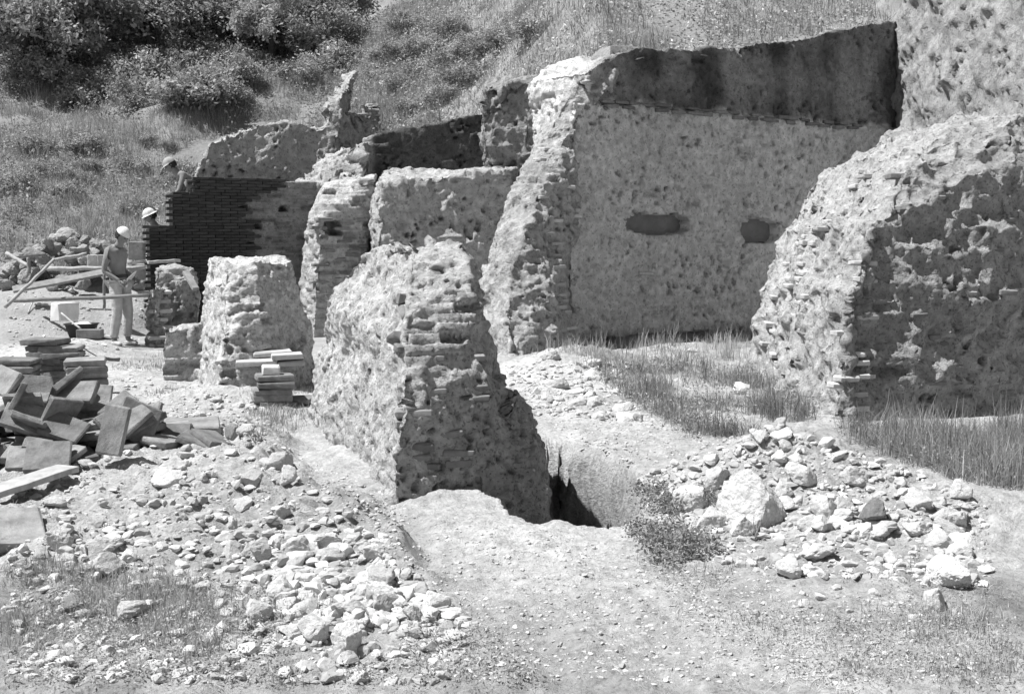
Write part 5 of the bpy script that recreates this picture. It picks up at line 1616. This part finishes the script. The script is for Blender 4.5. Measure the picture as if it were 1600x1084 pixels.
# trees along the top of the slope
for i, (u, v, s) in enumerate([(40, 120, 1.0), (95, 95, 1.0), (165, 85, 1.05), (230, 92, .9), (300, 84, 1.05), (365, 86, .95), (430, 108, .9), (480, 88, .85), (20, 70, 1.3), (265, 50, 1.2), (120, 50, 1.3), (400, 50, 1.2), (510, 55, 1.0)]):
    p = on_ground(u, v)
    lb = ['dark tree with open branches at the far left corner', 'dark tree second from the left corner', 'broad dark tree left of the middle of the tree line', 'small leafy tree between two broad ones on the slope top',
          'broad leafy tree above the new brickwork', 'leafy tree left of the dark hollow in the tree line', 'dark round tree lowest on the slope', 'last tree at the right end of the tree line'] + ['tree in the dark second row at the slope top'] * 5
    plant('tree', TREE[i % 3], p, (s, s, s * rv.uniform(.9, 1.1)), rv.uniform(0, 6.28), lb[i], 'tree', 'second row trees' if i > 7 else None, ('crown', 'trunk'), 1.15 * s)
# shrubs below the trees
for i in range(64):
    u, v = rv.uniform(0, 540), rv.uniform(50, 180)
    v = v - 0.05 * (u - 250) if u > 250 else v
    p = on_ground(u, v)
    s = rv.uniform(.5, 1.2)
    dk = rv.random() < .3
    plant('shrub', (DSHRUB[i % 3] if dk else SHRUB[i % 5]), p, (s, s, s * rv.uniform(.7, 1.0)), rv.uniform(0, 6.28), ('%s %s shrub in the thicket, %s' % ('big' if s > 1.1 else 'small', 'dark' if dk else 'grey green', ('at the left frame edge' if u < 100 else 'above the far block heap' if u < 200 else 'above the toothed brickwork' if u < 310 else 'above the hill wall' if u < 420 else 'at its right end') + (', upper row' if v < 120 else ', lower row'))), 'shrub', 'dark shrubs of the thicket' if dk else 'shrubs of the thicket', ('foliage', 'stem'), .22 * s)
for i in range(18):
    u, v = rv.uniform(10, 300), rv.uniform(220, 345)
    p = on_ground(u, v)
    s = rv.uniform(.4, .8)
    plant('shrub', SHRUB[i % 5], p, (s, s, s * .8), rv.uniform(0, 6.28), '%s low shrub in the weeds %s' % ('rounded' if s > .6 else 'tiny', 'at the left frame edge' if u < 90 else 'above the far block heap' if u < 190 else 'left of the bending man') + (', high up' if v < 280 else ''), 'shrub', 'low shrubs of the left slope', ('foliage', 'stem'), .15 * s)
for i, (u, v, s) in enumerate([(650, 130, .9), (620, 150, .8), (700, 110, .9), (720, 140, .8), (660, 90, 1.0), (610, 100, .9), (745, 95, .9), (585, 130, .7), (690, 165, .7), (640, 180, .6), (780, 85, .8), (560, 75, 1.0), (700, 60, 1.0), (830, 70, .8), (640, 55, 1.1)]):
    p = on_ground(u, v)
    plant('shrub', SHRUB[i % 5], p, (s, s, s * .85), rv.uniform(0, 6.28), '%s shrub on the pale slope, %s' % ('broad' if s > .85 else 'small', 'above the little brick pier' if u < 630 else 'above the dark recess' if u < 725 else 'beside the tall wall top') + (', upper' if v < 105 else ''), 'shrub', 'shrubs above the recess', ('foliage', 'stem'), .2 * s)
# --- weeds and straw nearer by
W = px_points(800, [(930, 585), (1060, 572), (1180, 590), (1290, 640), (1190, 682), (1080, 682), (980, 625)], 21, (1.1, .40, 16, .045))
blades('tall_grass', W, rg.uniform(.04, .26, len(W)), rg.uniform(.003, .008, len(W)), 'tall dry grass left of the right pier', 'grass', 22, 0.85, seg=3, tone=(.3, .95))
W = px_points(1700, [(1310, 662), (1420, 672), (1850, 690), (1850, 830), (1500, 770), (1420, 725), (1330, 690)], 23, (1.3, .38, 16, .035))
blades('tall_grass', W, rg.uniform(.05, .30, len(W)), rg.uniform(.003, .007, len(W)), 'tall grass between the right pier and the spoil heap', 'grass', 24, 0.85, seg=3, tone=(.35, 1.0))
W = px_points(1700, [(15, 870), (420, 930), (760, 990), (860, 1075), (15, 1075)], 25, (1.6, .40, 16, .04))
blades('weeds', W, rg.uniform(.015, .075, len(W)), rg.uniform(.002, .005, len(W)), 'low green weeds across the front left ground', 'weed', 26, 0.9, seg=3, tone=(.8, 2.2))
W = px_points(2600, [(15, 870), (420, 930), (760, 990), (860, 1075), (15, 1075)], 45, (1.6, .42, 5, .03))
specks('weed_leaves', W, (.004, .010), 'tiny weed leaves across the front left ground', 'weed', 46, .05, (.8, 2.0))
W = px_points(500, [(930, 585), (1060, 572), (1180, 590), (1290, 640), (1190, 682), (1080, 682), (980, 625)], 47, (1.3, .45, 14, .08))
specks('weed_leaves', W, (.008, .02), 'leafy weeds in the tall dry grass by the pier', 'weed', 48, .18, (.7, 1.8))
W = px_points(500, [(1310, 662), (1420, 672), (1850, 690), (1850, 830), (1500, 770), (1420, 725), (1330, 690)], 49, (1.3, .45, 14, .06))
specks('weed_leaves', W, (.006, .016), 'leafy weeds in the grass behind the spoil heap', 'weed', 50, .15, (.6, 1.6))
W = px_points(600, [(1000, 880), (1200, 885), (1560, 915), (1600, 1080), (1300, 1080), (1080, 970)], 51, (1.6, .46, 12, .04))
specks('weed_leaves', W, (.003, .009), 'tiny weeds in the straw below the spoil heap', 'weed', 52, .03, (.8, 2.0))
W = px_points(1800, [(15, 740), (420, 690), (600, 870), (760, 1000), (15, 1075)], 27, (1.4, .46, 4, .05))
blades('straw', W, rg.uniform(.03, .13, len(W)), rg.uniform(.002, .004, len(W)), 'bleached straw among the left rubble', 'straw', 28, 1.3, seg=3, tone=(.6, 1.2), lie=.25)
W = px_points(1150, [(1000, 890), (1200, 895), (1760, 925), (1800, 1080), (1250, 1080), (1080, 970)], 29, (1.3, .40, 9, .06))
blades('straw', W, rg.uniform(.03, .12, len(W)), rg.uniform(.002, .004, len(W)), 'bleached straw on the ground below the spoil heap', 'straw', 30, 1.4, seg=3, tone=(.6, 1.25), lie=.22)
W = px_points(700, [(1000, 880), (1200, 885), (1560, 915), (1600, 1080), (1400, 1080), (1150, 970)], 31, (1.6, .46, 14, .03))
blades('weeds', W, rg.uniform(.015, .06, len(W)), rg.uniform(.002, .005, len(W)), 'green weeds in the straw below the spoil heap', 'weed', 32, 0.9, seg=3, tone=(.8, 2.0))
W = px_points(900, [(380, 600), (470, 590), (500, 650), (440, 690), (390, 660)], 33, (2.0, .45, 4, .04))
blades('weeds', W, rg.uniform(.03, .10, len(W)), rg.uniform(.003, .007, len(W)), 'weeds round the foot of the squat left pillar', 'weed', 34, 0.7, seg=3, tone=(.8, 2.0))
W = px_points(700, [(800, 545), (1200, 520), (1200, 560), (1000, 590), (820, 560)], 35, (1.2, .48, 4, .05))
blades('tall_grass', W, rg.uniform(.05, .30, len(W)), rg.uniform(.004, .009, len(W)), 'sparse grass along the foot of the tall wall', 'grass', 36, 0.45, seg=3, tone=(.6, 1.3))
W = px_points(1200, [(160, 550), (290, 560), (300, 640), (180, 600)], 37, (1.5, .48, 4, .05))
blades('weeds', W, rg.uniform(.03, .10, len(W)), rg.uniform(.003, .008, len(W)), 'thin weeds on the ground behind the tile stacks', 'weed', 38, 0.7, seg=3, tone=(.8, 2.0))

# leafy low bushes at the left foot of the spoil heap
LOW = []
for i in range(3):
    m_, c_ = leaf_cloud('foliage', 800 + i, 26, 700, 0.20, 0.013, 'weed', 0.4, .42)
    LOW.append((m_, stems('stem', c_, .005, 800 + i, 10)))
for i, (u, v, s, lb) in enumerate([(1040, 800, .75, 'small dark leafy weed bush, highest at the left of the spoil heap'), (1050, 850, .8, 'dark leafy weed bush beside the white stones of the spoil heap'), (1020, 775, .7, 'small leafy tuft on the pit side of the spoil heap'),
                                   (1085, 868, .8, 'leafy weed tuft under the white stones'), (1030, 875, .8, 'lowest leafy weed tuft before the smooth path'), (1005, 835, .6, 'little weed tuft at the lip of the pit'), (1100, 790, .6, 'weed tuft growing between boulder and white stones'),
                                   (600, 750, .25, 'tiny weed on the sunlit flank of the central pillar foot')]):
    p = on_ground(u, v)
    plant('weed_bush', LOW[i % 3], p, (s, s, s), rv.uniform(0, 6.28), lb, 'bush', None, ('foliage', 'stem'), .06 * s)
# dead twig bush on the edge of the dug strip, and stalks
def twigs(u, v, n, h, label, seed, spread=.5, mat='wood_dark', rad=.004):
    p = on_ground(u, v)
    r = random.Random(seed)
    root = empty('dead_bush', tuple(p)); tag(root, label, 'bush')
    for k in range(n):
        bm = bmesh.new()
        a = Vector((r.uniform(-.01, .01), r.uniform(-.01, .01), -.02)); d = Vector((r.uniform(-spread, spread), r.uniform(-spread, spread), 1)).normalized()
        prev = None
        for j in range(6):
            q = rad * (1 - j / 6.5)
            ring = [bm.verts.new(a + Vector((math.cos(2.094 * m) * q, math.sin(2.094 * m) * q, 0))) for m in range(3)]
            if prev:
                for m in range(3):
                    bm.faces.new((prev[m], prev[(m + 1) % 3], ring[(m + 1) % 3], ring[m]))
            prev = ring
            a = a + d * h * r.uniform(.7, 1.1) / 6
            d = (d + Vector((r.uniform(-.35, .35), r.uniform(-.35, .35), r.uniform(-.1, .25)))).normalized()
        new_obj('twig', bm_mesh('twig', bm, M[mat], True), root)
    return root
twigs(402, 694, 14, .22, 'bare twig bush on the corner of the dug strip', 1, .7)
twigs(600, 268, 16, 1.0, 'dry spiky bush on the block before the dark recess', 2, .5, 'wood', .012)
twigs(735, 548, 10, .35, 'dry stalks between the central pillar and the tall wall', 3, .5, 'wood')
twigs(1440, 700, 6, .55, 'tall dry stalks before the shaded pier face', 4, .5, 'wood', .005)
twigs(1365, 690, 3, .6, 'single tall stalks at the front corner of the pier', 5, .2, 'wood', .005)
twigs(1180, 845, 7, .22, 'thin stalks between the white stones of the spoil heap', 6, .4, 'wood', .003)
twigs(1050, 540, 8, .5, 'dry stalks at the foot of the tall wall', 7, .5, 'wood', .006)
